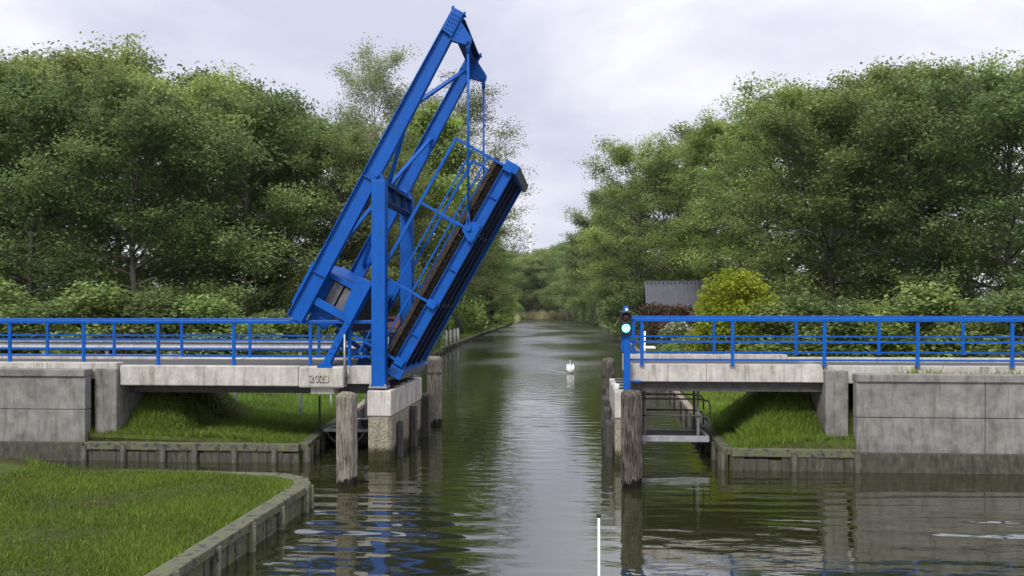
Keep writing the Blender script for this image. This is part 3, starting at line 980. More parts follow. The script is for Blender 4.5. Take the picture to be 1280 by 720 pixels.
# ------------------------------------------------------------------ mooring piles
def pile(label, px, py, r, pytop, seed, split=False):
    d = CAMZ * F / (py - HZ); k = (px - 640) / F
    x, y = d * (k * cs - sn), d * (cs + k * sn)
    zt_ = CAMZ - (pytop - HZ) / F * d
    rng = np.random.default_rng(seed)
    ns, nz = 40, 70
    V = []
    ph = rng.uniform(0, 6.28, 8)
    for i in range(nz + 1):
        z = -1.2 + (zt_ + 1.2) * i / nz
        f = i / nz
        for j in range(ns):
            a = 2 * math.pi * j / ns
            rr = r * (1 + 0.03 * math.sin(3 * a + ph[0]) + 0.025 * math.sin(5 * a + ph[1]) + 0.02 * math.sin(9 * a + ph[2] + z * 0.6) + 0.018 * math.sin(14 * a + ph[3] - z * 0.4))
            rr -= r * 0.10 * max(0, math.sin(2 * a + ph[5]) ** 16 * (0.6 + 0.4 * math.sin(z * 2 + ph[6])))
            rr -= r * 0.07 * max(0, math.sin(3.5 * a + ph[7]) ** 24)
            if z < 0.55:                                       # eaten away near the waterline
                rot = max(0, 0.55 - z) / 0.55
                rr *= 1 - 0.16 * min(1, rot) * (0.5 + 0.5 * math.sin(4 * a + ph[4] + 3 * math.sin(7 * z)))
            zz = z
            if f > 0.97:
                rr *= 1 - 0.28 * ((f - 0.97) / 0.03) ** 2
                zz += 0.02 * math.sin(2 * a + ph[0]) * (f - 0.97) / 0.03 + rng.normal(0, 0.006)
            V.append((rr * math.cos(a), rr * math.sin(a), zz))
    V.append((0, 0, zt_ + 0.03))
    Fc = []
    for i in range(nz):
        for j in range(ns):
            a_, b2 = i * ns + j, i * ns + (j + 1) % ns
            Fc.append((a_, b2, b2 + ns, a_ + ns))
    Fc += [(nz * ns + j, nz * ns + (j + 1) % ns, len(V) - 1) for j in range(ns)]
    me = bpy.data.meshes.new('mooring_pile'); me.from_pydata(V, [], Fc)
    me.polygons.foreach_set('use_smooth', [True] * len(Fc)); me.materials.append(M['pile_dark' if px > 700 else 'pile'])
    if not split:
        o = link('mooring_pile', me); o.location = (x, y, 0)
        return tag(o, label, 'mooring pile', 'wooden piles before and behind the piers')
    o = thing('mooring_pile', label, 'mooring pile', (x, y, 0), 'wooden piles before and behind the piers')
    link('shaft', me, o)
    mb = MB()
    pts = [(math.cos(i * 2 * math.pi / 24) * r * 1.035, math.sin(i * 2 * math.pi / 24) * r * 1.035) for i in range(24)]
    for z0_, z1_ in ((zt_ - 0.62, zt_ - 0.55),):
        mb.add([(px_, py_, z0_) for px_, py_ in pts] + [(px_, py_, z1_) for px_, py_ in pts], [(i, (i + 1) % 24, (i + 1) % 24 + 24, i + 24) for i in range(24)], True)
    for z_ in (0,):
        me2 = bpy.data.meshes.new('iron_band'); me2.from_pydata(mb.v, [], mb.f); me2.materials.append(M['iron'])
        link('iron_band', me2, o)
    return o


pile('pale weathered pile in front of the left pier, chewed away at the waterline', 433.5, 607, 0.245, 491, 1)
pile('grey cracked pile in front of the right pier', 789, 609, 0.25, 489, 2)
pile('tall pile behind the left pier with a banded dark top', 543, 531, 0.265, 446, 3, True)
pile('pile behind the right pier with a dark band below its head', 760.5, 540, 0.235, 448, 4, True)

# ------------------------------------------------------------------ approach decks
dk = thing('approach_deck', 'left concrete approach deck with the year 2023 on its edge', 'bridge deck', (-8, 27, 1.9))
ze, zl = at(400, 457.5, YN)[2], at(400, 484, YN)[2]
mb = MB().box((-12.95, YN + 0.25, at(440, 480, YN)[2] + 0.02), (xl0 + 0.35, YF - 0.25, 2.52))
mb.build('deck_slab', M['concrete'], dk, 0.02)
mb = MB().box((-12.95, YN + 0.26, 2.524), (xl0 + 0.3, YF - 0.26, 2.54)); mb.build('deck_surfacing', M['asphalt'], dk)
xa, xb = at(373, 470, YN - 0.2)[0], at(430, 470, YN - 0.2)[0]
mb = MB().box((xa, YN - 0.22, zl), (xb, YN + 0.24, ze)); blk = mb.build('edge_block', M['concrete'], dk, 0.05)
cu = bpy.data.curves.new('year_text', 'FONT'); cu.body = '2023'; cu.size = 0.42; cu.extrude = 0.05; cu.offset = 0.008
to = bpy.data.objects.new('year_text', cu); C.objects.link(to)
bpy.context.view_layer.update()
me = bpy.data.meshes.new_from_object(to.evaluated_get(bpy.context.evaluated_depsgraph_get()))
bpy.data.objects.remove(to)
me.materials.clear(); me.materials.append(M['concrete'])
wx = max(v.co.x for v in me.vertices) - min(v.co.x for v in me.vertices)
sc = (at(411, 470, YN - 0.22)[0] - at(386.5, 470, YN - 0.22)[0]) / wx
me.transform(Matrix.Scale(sc, 4)); me.transform(Matrix.Rotation(R(90), 4, 'X'))
p = at(386.5, 477, YN - 0.22)
me.transform(Matrix.Translation(Vector((p[0], p[1] - 0.006, p[2])) - dk.location))
yo = link('year_numerals', me); yo.parent = blk; yo['label'] = 'raised numerals 2023 cast in the concrete edge'
mb = MB().box((xb + 0.03, YN - 0.02, at(440, 480, YN)[2]), (cx - cw - 0.01, YN + 0.24, ze + 0.01)); mb.build('edge_block', M['concrete'], dk, 0.02)
mb = MB().box((-12.95, YN - 0.14, zl + 0.03), (xa - 0.02, YN + 0.24, ze)); mb.build('edge_block', M['concrete'], dk, 0.03)
mb = MB().box((-12.95, YF - 0.24, zl + 0.03), (cx - cw - 0.01, YF + 0.2, ze)); mb.build('edge_block', M['concrete'], dk, 0.03)
mb = MB().box((at(389, 490, YN)[0], YN - 0.05, at(400, 492, YN)[2] - 0.01), (at(418, 490, YN)[0], YN + 0.5, zl - 0.004)); mb.build('corbel', M['concrete'], dk, 0.02)
for y in (25.75, 26.9, 28.0, 28.9):
    mb = MB().box((-12.95, y - 0.1, 1.78), (xl0 + 0.1, y + 0.1, 2.02)); mb.build('deck_girder', M['iron'], dk)
mb = MB().box((-13.6, YN - 0.3, -1.0), (-12.96, YF + 0.3, 2.5)); mb.build('abutment_wall', M['old_concrete'], dk, 0.03)

dr = thing('approach_deck', 'right concrete approach deck carrying blue railings above a steel walkway', 'bridge deck', (4, 27, 1.9))
zt_ = at(850, 455.5, 25.0)[2]; zb_ = at(850, 477, 25.0)[2]
XR0, XR1 = at(787.5, 460, 25.0)[0], 6.45
for i in range(5):
    x0_ = XR0 + (XR1 - XR0) * i / 5; x1_ = XR0 + (XR1 - XR0) * (i + 1) / 5 - 0.008
    mb = MB().box((x0_, 24.98, zb_), (x1_, 25.4, zt_)); mb.build('edge_block', M['concrete'], dr, 0.012)
mb = MB().box((XR0, YF - 0.1, zb_), (XR1, YF + 0.3, zt_ + 0.06)); mb.build('edge_block', M['concrete'], dr, 0.015)
mb = MB().box((XR0 + 0.02, 25.405, zb_ + 0.1), (XR1, YF - 0.105, zt_ - 0.1)); mb.build('deck_slab', M['concrete'], dr)
mb = MB().box((XR0 + 0.02, 25.41, zt_ - 0.096), (XR1, YF - 0.11, zt_ - 0.08)); mb.build('deck_surfacing', M['asphalt'], dr)
for y in (25.3, 26.5, 27.7, 28.9):
    mb = MB().box((XR0 + 0.05, y - 0.12, zb_ - 0.27), (XR1, y + 0.12, zb_ - 0.004)); mb.build('deck_girder', M['iron'], dr)
mb = MB().box((XR1 + 0.01, 24.8, -1.0), (XR1 + 0.6, YF + 0.4, 2.55)); mb.build('abutment_wall', M['old_concrete'], dr, 0.03)
mb = MB()
mb.box((at(791, 470, 24.9)[0], 24.86, at(791, 478, 24.9)[2]), (at(801, 470, 24.9)[0], 24.975, at(791, 475.5, 24.9)[2]))
mb.build('bearing_bracket', M['blue'], dr, 0.01)
mb = MB().box((at(768, 470, 26.2)[0], 26.0, PZ), (at(774, 470, 26.2)[0], 26.3, PZ + 0.12)); mb.build('locating_block', M['white'], dr, 0.01)


# ------------------------------------------------------------------ railings
def railing(label, xs, y, ztop, zfoot, rails, x0, x1, ybk=0):
    t = thing('bridge_railing', label, 'railing', ((x0 + x1) / 2, y, zfoot), 'blue railings along the approach decks')
    for x in xs:
        mb = MB().box((x - 0.045, y - 0.03, zfoot), (x + 0.045, y + 0.03, ztop - 0.05))
        mb.box((x - 0.07, y - 0.045, zfoot), (x + 0.07, y + 0.045, zfoot + 0.02))
        mb.build('post', M['blue'], t, 0.006)
    mb = MB().box((x0, y - 0.05, ztop - 0.1), (x1, y + 0.05, ztop)); mb.build('handrail', M['blue'], t, 0.015)
    for z in rails:
        mb = MB().box((x0, y - 0.022, z - 0.026), (x1, y + 0.022, z + 0.026)); mb.build('rail', M['blue'], t)
    return t


zr = at(850, 397.5, 24.95)[2]
xp = at(802.5, 430, 24.9)[0]
railing('near blue railing on the right deck beside the traffic light', [xp + 2.4 * i for i in range(0, 6)], 24.93, zr, zt_ - 0.02, (at(850, 427, 24.95)[2], at(850, 449.5, 24.95)[2]), XR0 - 0.05, xp + 12.3)
xp2 = at(792, 430, 29.2)[0]
railing('far blue railing on the right deck nearer the garden', [xp2 + 2.52 * i for i in range(0, 6)], 29.3, zr + 0.02, zt_ + 0.06, (at(850, 420.5, 29.3)[2], at(850, 440, 29.3)[2]), xp2 - 0.1, xp2 + 12.7)
railing('near blue railing on the left deck behind the leaning strut', [at(388, 430, YN + 0.1)[0] - 2.2 * i for i in range(0, 6)] + [at(437, 430, YN + 0.1)[0]], YN + 0.1, 3.86, ze + 0.005, (3.3, 2.85), -19.5, cx - cw - 0.02)
railing('far blue railing on the left deck behind the counterweight', [at(399, 430, YF + 0.1)[0] - 2.3 * i for i in range(0, 5)] + [at(456, 430, YF + 0.1)[0]], YF + 0.08, 3.86, ze + 0.005, (3.3, 2.85), -19.5, cx - cw - 0.25)

# guard rail on the far verge
t = thing('guard_rail', 'pale galvanised crash barrier beyond the far left railing', 'crash barrier', (-14, 31.2, 1.9))
mb = MB()
y = 31.0
for x0_, x1_ in ((-26, -6.9),):
    prof = [(y, 2.72), (y - 0.05, 2.76), (y - 0.05, 2.84), (y, 2.9), (y, 2.95), (y - 0.05, 3.01), (y - 0.05, 3.09), (y, 3.13)]
    k = len(prof)
    vs = [(x0_, a, z) for a, z in prof] + [(x1_, a, z) for a, z in prof] + [(x0_, a + 0.012, z) for a, z in prof] + [(x1_, a + 0.012, z) for a, z in prof]
    mb.add(vs, [(i, i + 1, i + 1 + k, i + k) for i in range(k - 1)] + [(i + 2 * k, i + 3 * k, i + 1 + 3 * k, i + 1 + 2 * k) for i in range(k - 1)])
mb.build('barrier_beam', M['steel'], t)
for i in range(9):
    x = -7.3 - 2.3 * i
    mb = MB().box((x - 0.05, y + 0.02, gz(x, y) - 0.3), (x + 0.05, y + 0.12, 3.05)); mb.build('post', M['steel'], t)

# slim galvanised pole on the deck edge
mb = MB()
p = at(430.7, 480, YN - 0.25)
mb.tube([(p[0], p[1], at(430, 481, YN - 0.25)[2]), (p[0], p[1], at(430, 418, YN - 0.25)[2])], 0.03, 8)
mb.box((p[0] - 0.04, p[1], p[2] + 0.2), (p[0] + 0.04, p[1] + 0.28, p[2] + 0.24))
tag(mb.build('slim_pole', M['steel']), 'slim grey metal pole at the joint beside the 2023 block', 'pole')

# ------------------------------------------------------------------ traffic light
p = at(783.5, 486, 24.78)
tl = thing('traffic_light', 'traffic light showing green on a blue post at the right pier', 'traffic light', (p[0], p[1], PZ))
mb = MB().box((p[0] - 0.09, p[1] - 0.07, PZ), (p[0] + 0.09, p[1] + 0.07, at(783, 402, 24.8)[2]))
mb.box((p[0] - 0.15, p[1] - 0.1, PZ), (p[0] + 0.15, p[1] + 0.1, PZ + 0.02))
mb.build('post', M['blue'], tl, 0.008)
zl0, zl1 = at(783, 440, 24.7)[2], at(783, 417.5, 24.7)[2]
mb = MB().box((p[0] - 0.15, p[1] - 0.02, zl0), (p[0] + 0.02, p[1] + 0.06, zl1)); mb.build('control_box', M['blue'], tl, 0.01)
zh0, zh1 = at(783, 418.5, 24.6)[2], at(783, 388.5, 24.6)[2]
hx = at(782.5, 400, 24.6)[0]
hd = MB()
w2 = 0.155
hd.box((hx - w2, p[1] - 0.2, zh0), (hx + w2, p[1] - 0.075, zh1))
hd = hd.build('signal_head', M['black'], tl, 0.03)
mb = MB(); mb.prism([(hx - 0.09, zh1), (hx + 0.09, zh1), (hx + 0.05, zh1 + 0.12), (hx - 0.05, zh1 + 0.12)], p[1] - 0.16, p[1] - 0.04); mb.build('top_cap', M['blue'], hd, 0.01)
mb = MB().box((hx - 0.02, p[1] - 0.19, zh1 + 0.003), (hx + 0.05, p[1] - 0.165, zh1 + 0.07)); mb.build('top_plate', M['white'], hd)
mg_, nt, n, l, b = mat('green_signal_lamp')
b.inputs['Base Color'].default_value = (0.1, 0.6, 0.4, 1)
b.inputs['Emission Color'].default_value = (0.13, 1.0, 0.66, 1); b.inputs['Emission Strength'].default_value = 3.1
mr_, nt, n, l, b = mat('unlit_signal_lens')
b.inputs['Base Color'].default_value = (0.03, 0.012, 0.012, 1); b.inputs['Roughness'].default_value = 0.15
for zc_, m_, nm in ((at(782, 396.5, 24.6)[2], mr_, 'red_lens'), (at(782, 410.2, 24.6)[2], mg_, 'green_lens')):
    mb = MB()
    vs, fs = [], []
    for i in range(5):
        f = i / 4
        for j in range(24):
            a = 2 * math.pi * j / 24
            vs.append((hx + 0.106 * math.cos(f * math.pi / 2) * math.cos(a), p[1] - 0.203 - 0.035 * math.sin(f * math.pi / 2), zc_ + 0.106 * math.cos(f * math.pi / 2) * math.sin(a)))
    for i in range(4):
        for j in range(24):
            fs.append((i * 24 + j, i * 24 + (j + 1) % 24, (i + 1) * 24 + (j + 1) % 24, (i + 1) * 24 + j))
    mb.add(vs, fs, True); mb.build(nm, m_, hd)
    mb = MB(); vs, fs = [], []
    for i in range(13):
        a = math.pi * (i / 12 * 1.2 - 0.1)
        for rr, dy_ in ((0.14, 0), (0.14, -0.14 * (0.35 + 0.65 * max(0, math.sin(a)))), (0.128, -0.14 * (0.35 + 0.65 * max(0, math.sin(a)))), (0.128, 0)):
            vs.append((hx + rr * math.cos(a), p[1] - 0.202 + dy_, zc_ + rr * math.sin(a)))
    for i in range(12):
        for q in range(4):
            fs.append((i * 4 + q, i * 4 + (q + 1) % 4, (i + 1) * 4 + (q + 1) % 4, (i + 1) * 4 + q))
    mb.add(vs, fs); mb.build('visor', M['black'], hd)

# ------------------------------------------------------------------ steel walkway below the right deck
wk = thing('steel_walkway', 'grey steel maintenance walkway hanging under the right deck', 'walkway', (2.5, 26.2, 0.5))
wz1, wz0 = at(840, 544.5, 25.7)[2], at(840, 552, 25.7)[2]
wx0, wx1 = xr1 + 0.02, at(886.5, 545, 25.7)[0]
mb = MB().box((wx0, 25.66, wz0), (wx1, 25.74, wz1)); mb.box((wx0, 26.95, wz0), (wx1, 27.03, wz1)); mb.box((wx1 - 0.08, 25.745, wz0), (wx1, 26.945, wz1))
mb.build('platform_frame', M['steel'], wk, 0.008)
mb = MB()
for i in range(34):
    x = wx0 + 0.03 + i * (wx1 - wx0 - 0.14) / 34
    mb.box((x, 25.745, wz1 - 0.04), (x + 0.022, 26.945, wz1 - 0.005))
mb.build('grating', M['iron'], wk)
for x, y in ((at(806, 500, 25.7)[0], 25.7), (at(872.5, 500, 25.7)[0], 25.7), (at(805, 500, 26.9)[0], 26.99), (at(868, 500, 26.9)[0], 26.99)):
    mb = MB().box((x - 0.035, y - 0.025, wz1), (x + 0.035, y + 0.025, 1.93)); mb.build('hanger_post', M['iron'] if y > 26 else M['ballast'], wk)
for y in (25.65, 27.04):
    for z in (at(840, 498.5, 25.7)[2], at(840, 519, 25.7)[2]):
        mb = MB()
        xe = wx1 + 0.02
        mb.tube([(wx0, y, z), (xe - 0.3, y, z), (xe - 0.06, y, z - 0.05), (xe, y, z - 0.16), (xe, y, z - 0.42)], 0.024, 8)
        mb.build('rail', M['iron'], wk)
mb = MB()
mb.tube([(wx1 - 0.3, 25.8, wz1), (wx1 - 0.3, 25.8, 1.55)], 0.022, 8)
mb.tube([(wx1 + 0.02, 25.65, at(840, 519, 25.7)[2] - 0.2), (wx1 + 0.02, 27.04, at(840, 519, 25.7)[2] - 0.2)], 0.022, 8)
mb.build('end_rail', M['iron'], wk)


# ------------------------------------------------------------------ quay edges
def quay(name, label, pts, ztop, cap_m, face_m, step, capw=0.24, caph=0.14, side=1, cat='quay wall', jag=0.0):
    t = thing(name, label, cat, (pts[0][0], pts[0][1], 0))
    cap, face, post = MB(), MB(), []
    rng = random.Random(len(pts) * 7 + int(abs(pts[0][0]) * 10))
    for (x0_, y0_), (x1_, y1_) in zip(pts[:-1], pts[1:]):
        a, b2 = Vector((x0_, y0_, 0)), Vector((x1_, y1_, 0))
        d = b2 - a; L = d.length; d.normalize(); nrm = Vector((d[1], -d[0], 0)) * side      # towards the water
        cap.bar(a + nrm * 0.06 + Vector((0, 0, ztop)), b2 + nrm * 0.06 + Vector((0, 0, ztop)), capw, caph)
        k = max(1, int(L / step))
        for i in range(k):
            s0, s1 = i / k * L, (i + 1) / k * L
            dz = rng.uniform(-jag, jag); dx = rng.uniform(0, 0.03 + jag * 0.3)
            c = a + d * (s0 + s1) / 2 + nrm * (0.08 + dx)
            face.bar(c + Vector((0, 0, -1.2)), c + Vector((0, 0, ztop - caph / 2 - 0.004 + dz)), (s1 - s0) * 0.96, 0.07 + jag * 0.5, nrm)
            if i % 5 == 0:
                c = a + d * s0 + nrm * 0.2
                post.append(MB().tube([c + Vector((0, 0, -1.2)), c + Vector((0, 0, ztop - 0.02 + rng.uniform(0, 0.1)))], 0.09, 8))
    cap.build('cap_timber', cap_m, t, 0.02); face.build('sheeting', face_m, t)
    for q in post:
        q.build('support_post', face_m, t)
    return t


def epts(E, ya, yb, st, dx):
    k = max(1, int((yb - ya) / st))
    return [(edge(E, ya + (yb - ya) * i / k) + dx, ya + (yb - ya) * i / k) for i in range(k + 1)]


quay('timber_quay', 'long timber edged quay along the left bank beyond the bridge', epts(LE, 33, 268, 6, 0), 0.42, M['plank'], M['quaydark'], 0.5, side=1)
quay('timber_quay', 'low timber quay along the right garden bank beyond the bridge', epts(RE, 33, 219, 6, 0), 0.46, M['plank'], M['quaydark'], 0.5, side=-1)
quay('log_bank_edge', 'mossy log edge of the bank in the shade under the left deck', [(-13.64, 24.62), (-10.5, 24.62), (-7.62, 24.66)] + epts(LE, 24.9, 32.9, 1.0, 0.0), 0.40, M['mossstone'], M['quaydark'], 0.22, 0.3, 0.2, 1, 'bank edging', 0.06)
quay('stone_bank_edge', 'dark stone edge of the grassy bank under the right deck', [(7.07, 24.28), (3.92, 24.33)] + epts(RE, 24.5, 32.9, 1.2, 0.0), 0.46, M['mossstone'], M['quaydark'], 0.3, 0.3, 0.2, -1, 'bank edging', 0.08)
quay('landing_edge', 'mossy capped edge of the landing stage at the lower left', [(-5.9, 2), (-5.9, 8), (-5.88, 14), (-5.85, 18.9), (-6.1, 19.5), (-6.7, 19.9), (-9, 20.02), (-14, 20.05), (-24, 20.05)], 0.44, M['mossstone'], M['mossstone'], 0.3, 0.34, 0.16, 1, 'bank edging', 0.05)
for nm_lab, xs_, yw in (('pale concrete retaining wall carrying the causeway left of the bridge', [-13.65 - 3.2 * i for i in range(0, 10)], 24.72),
                        ('pale concrete retaining wall carrying the causeway right of the bridge', [7.08 + 3.2 * i for i in range(0, 10)], 24.42)):
    t = thing('retaining_wall', nm_lab, 'wall', (xs_[0], yw, 0))
    for a_, b2 in zip(xs_[:-1], xs_[1:]):
        x0_, x1_ = min(a_, b2), max(a_, b2)
        mb = MB().box((x0_ + 0.008, yw - 0.2, -1.2), (x1_ - 0.008, yw + 0.12, 1.38)); mb.build('wall_panel', M['old_concrete'], t, 0.015)
        mb = MB().box((x0_ + 0.008, yw - 0.2, 1.395), (x1_ - 0.008, yw + 0.12, 2.3)); mb.build('wall_panel', M['old_concrete'], t, 0.015)
    mb = MB().box((min(xs_), yw - 0.26, 2.303), (max(xs_), yw + 0.2, 2.5)); mb.build('coping', M['old_concrete'], t, 0.02)
    mb = MB().box((min(xs_), yw - 0.33, -1.2), (max(xs_), yw - 0.205, 0.5)); mb.build('base_sheeting', M['quaydark'], t, 0.02)

# pale posts standing on the left quay
for i, (y, lab) in enumerate(((86.5, 'nearest pale post of the row on the left quay'), (90.0, 'second pale post of the row on the left quay'), (94.0, 'middle pale post of the row on the left quay'),
                              (98.0, 'fourth pale post of the row on the left quay'), (102, 'farthest pale post of the row on the left quay'))):
    x = edge(LE, y) - 0.02
    o = thing('quay_post', lab, 'post', (x, y, 0.3), 'pale posts along the left quay')
    z1_ = 2.0 - 0.02 * i
    mb = MB().tube([(x, y, 0.2), (x, y, z1_)], 0.15, 12); mb.build('shaft', M['white'], o)
    mb = MB().tube([(x, y, z1_), (x, y, z1_ + 0.05), (x, y, z1_ + 0.09)], [0.165, 0.165, 0.05], 12); mb.build('cap', M['steel'], o)
# green frame further along
y = 150; x = edge(LE, y) - 0.1
mb = MB()
mb.tube([(x - 0.1, y, 0.3), (x - 0.1, y, 1.65), (x - 0.02, y, 1.75), (x + 0.55, y, 1.75), (x + 0.63, y, 1.65), (x + 0.63, y, -0.6)], 0.07, 8)
for z in (0.0, 0.35):
    mb.tube([(x - 0.1, y + 0.02, z + 0.3), (x + 0.63, y + 0.02, z + 0.3)], 0.04, 6)
mb.box((x - 0.05, y - 0.02, 1.2), (x + 0.58, y + 0.02, 1.6))
tag(mb.build('ladder_rail', M['green_paint']), 'small green ladder rail at the edge of the left quay', 'ladder')
# mooring stakes by the boat
for (px, pt, pb, Y_, r_, m_, lab) in ((399.5, 495, 548, 27.0, 0.035, M['iron'], 'thin dark mooring stake on the left bank under the deck'),
                                      (413.5, 492, 515, 33.0, 0.03, M['steel'], 'short grey stake on the lawn behind the boat')):
    a, b_ = at(px, pt, Y_), at(px, pb, Y_)
    mb = MB().tube([(a[0], Y_, min(b_[2], 0.3) - 0.3), (a[0], Y_, a[2])], r_, 6)
    tag(mb.build('mooring_stake', m_), lab, 'stake')

# ------------------------------------------------------------------ rowing boat
bx, by0, by1 = -6.95, 26.9, 30.8
bt = thing('rowing_boat', 'small black rowing boat moored under the left deck behind the pier', 'boat', (bx, 28.5, 0))
N, K = 16, 9
outer, inner = [], []
for i in range(N + 1):
    f = i / N
    y = by0 + (by1 - by0) * f
    w = 0.72 * (1 - (1 - min(1, f / 0.3)) ** 2.4 * 0.14) * (1 - 0.25 * max(0, (f - 0.6) / 0.4) ** 2)
    zg = 0.42 + 0.12 * (1 - f) ** 2 * 1.2
    zk = -0.12 + 0.3 * max(0, 1 - f / 0.25) ** 2
    for q, (lst, ww, dz) in enumerate(((outer, w, 0), (inner, w - 0.05, 0.05))):
        for j in range(K):
            s_ = -1 + 2 * j / (K - 1)
            x = bx + ww * math.copysign(abs(s_) ** 0.75, s_)
            z = zk + dz + (zg - zk - dz) * abs(s_) ** 2.6
            lst.append((x, y, z))


def grid(n, k):
    return [(i * k + j, i * k + j + 1, (i + 1) * k + j + 1, (i + 1) * k + j) for i in range(n) for j in range(k - 1)]


mb = MB(); mb.add(outer, grid(N, K), True)
mb.add(outer[:K], [tuple(range(K))]); mb.add(outer[-K:], [tuple(range(K))])
mb.build('hull', M['boathull'], bt)
mb = MB(); mb.add(inner, grid(N, K), True); mb.add(inner[:K], [tuple(range(K))]); mb.build('inner_shell', M['boathull'], bt)
mb = MB()
rimL = [Vector(outer[i * K]) for i in range(N + 1)]; rimR = [Vector(outer[i * K + K - 1]) for i in range(N + 1)]
mb.tube(rimL, 0.05, 8); mb.tube(rimR, 0.05, 8)
mb.tube([rimL[0], (rimL[0] + rimR[0]) / 2 + Vector((0, -0.1, 0.02)), rimR[0]], 0.055, 8); mb.tube([rimL[-1], rimR[-1]], 0.035, 8)
mb.build('gunwale', M['boatrim'], bt)
for f in (0.3, 0.6):
    y = by0 + (by1 - by0) * f
    mb = MB().box((bx - 0.62, y - 0.13, 0.22), (bx + 0.62, y + 0.13, 0.26)); mb.build('thwart', M['kerbwood'], bt)

# ------------------------------------------------------------------ swan
sw = thing('swan', 'white swan swimming toward the bridge in the middle of the canal', 'swan', (SX, SY, 0))


sw.scale = (0.88, 1.0, 1.3)


def blob(rings, n=20):
    """rings: (centre, half width x, half height z) along the body"""
    vs, fs = [], []
    for (c, a, b2) in rings:
        for j in range(n):
            t = 2 * math.pi * j / n
            vs.append((c[0] + a * math.cos(t), c[1], c[2] + b2 * math.sin(t)))
    for i in range(len(rings) - 1):
        for j in range(n):
            fs.append((i * n + j, i * n + (j + 1) % n, (i + 1) * n + (j + 1) % n, (i + 1) * n + j))
    fs.append(tuple(range(n))); fs.append(tuple((len(rings) - 1) * n + j for j in range(n)))
    return vs, fs


def skin_mesh(name, pts, rad, m, parent, sub=2):
    me = bpy.data.meshes.new(name)
    me.from_pydata([tuple(p_) for p_ in pts], [(i, i + 1) for i in range(len(pts) - 1)], [])
    o = bpy.data.objects.new(name, me); C.objects.link(o)
    o.modifiers.new('skin', 'SKIN'); s_ = o.modifiers.new('sub', 'SUBSURF'); s_.levels = sub; s_.render_levels = sub
    for i, r_ in enumerate(rad):
        me.skin_vertices[0].data[i].radius = (r_, r_) if not hasattr(r_, '__len__') else r_
    me.skin_vertices[0].data[0].use_root = True
    me.materials.append(m); o.parent = parent
    return o


# body, neck and head one continuous skin: tail (far) -> breast (near) -> S-neck -> head
skin_mesh('body', [(0, 0.62, 0.20), (0, 0.45, 0.16), (0, 0.2, 0.13), (0, -0.08, 0.12), (0, -0.28, 0.17), (-0.005, -0.35, 0.28), (-0.01, -0.30, 0.40),
                   (-0.015, -0.25, 0.51), (-0.02, -0.27, 0.59), (-0.03, -0.34, 0.62), (-0.04, -0.41, 0.60)],
          [(0.05, 0.03), (0.15, 0.11), (0.22, 0.17), (0.22, 0.17), (0.15, 0.13), 0.06, 0.045, 0.042, 0.048, 0.055, 0.035], M['feather'], sw)
for s_ in (-1, 1):
    mb = MB(); v_, f_ = blob([((s_ * 0.17, -0.2, 0.2), 0.02, 0.03), ((s_ * 0.20, -0.1, 0.22), 0.08, 0.12), ((s_ * 0.21, 0.12, 0.25), 0.10, 0.16), ((s_ * 0.17, 0.36, 0.28), 0.09, 0.14), ((s_ * 0.09, 0.6, 0.32), 0.03, 0.05)])
    mb.add([(x + SX, y + SY, z) for x, y, z in v_], f_, True); mb.build('wing', M['feather'], sw)
mb = MB(); mb.tube([Vector((-0.04 + SX, -0.42 + SY, 0.60)), Vector((-0.055 + SX, -0.48 + SY, 0.575)), Vector((-0.07 + SX, -0.53 + SY, 0.555))], [0.026, 0.02, 0.01], 10); bk = mb.build('beak', M['orange'], sw)
mb = MB()
mb.tube([Vector((-0.042 + SX, -0.425 + SY, 0.612)), Vector((-0.046 + SX, -0.455 + SY, 0.612))], [0.028, 0.016], 8)
mb.build('beak_knob', M['black'], bk)
for s_ in (-1, 1):
    mb = MB(); mb.tube([Vector((s_ * 0.036 - 0.035 + SX, -0.39 + SY, 0.622)), Vector((s_ * 0.046 - 0.036 + SX, -0.40 + SY, 0.622))], 0.011, 8); mb.build('eye', M['black'], sw)

# ------------------------------------------------------------------ bow staff of the boat the picture is taken from
p = at(748.5, 642, 8.0)
bs = thing('bow_staff', 'thin white bow staff with a dark knob in the bottom foreground', 'flagstaff', (p[0], 8.0, 1.0))
mb = MB().tube([(p[0] + 0.004, 8.0, 0.95), (p[0], 8.0, p[2] - 0.02)], [0.013, 0.0105], 10); mb.build('staff', M['white'], bs)
mb = MB().tube([(p[0], 8.0, p[2] - 0.035), (p[0], 8.0, p[2] - 0.02), (p[0], 8.0, p[2] - 0.005), (p[0], 8.0, p[2])], [0.013, 0.021, 0.021, 0.012], 12); mb.build('knob', M['black'], bs)
mb = MB()
dkp = [(p[0], 8.35), (p[0] + 0.7, 7.2), (p[0] + 1.3, 5.5), (p[0] + 1.6, 3), (p[0] + 1.6, 1.0), (p[0] - 1.6, 1.0), (p[0] - 1.6, 3), (p[0] - 1.3, 5.5), (p[0] - 0.7, 7.2)]
k = len(dkp)
mb.add([(x, y, 0.98) for x, y in dkp] + [(p[0] + (x - p[0]) * 0.8, y - (0.5 if y > 7 else 0.1), -0.3) for x, y in dkp],
       [tuple(range(k)), tuple(range(2 * k - 1, k - 1, -1))] + [(i, (i + 1) % k, (i + 1) % k + k, i + k) for i in range(k)])
mb.build('bow_deck', M['white'], bs, 0.03)

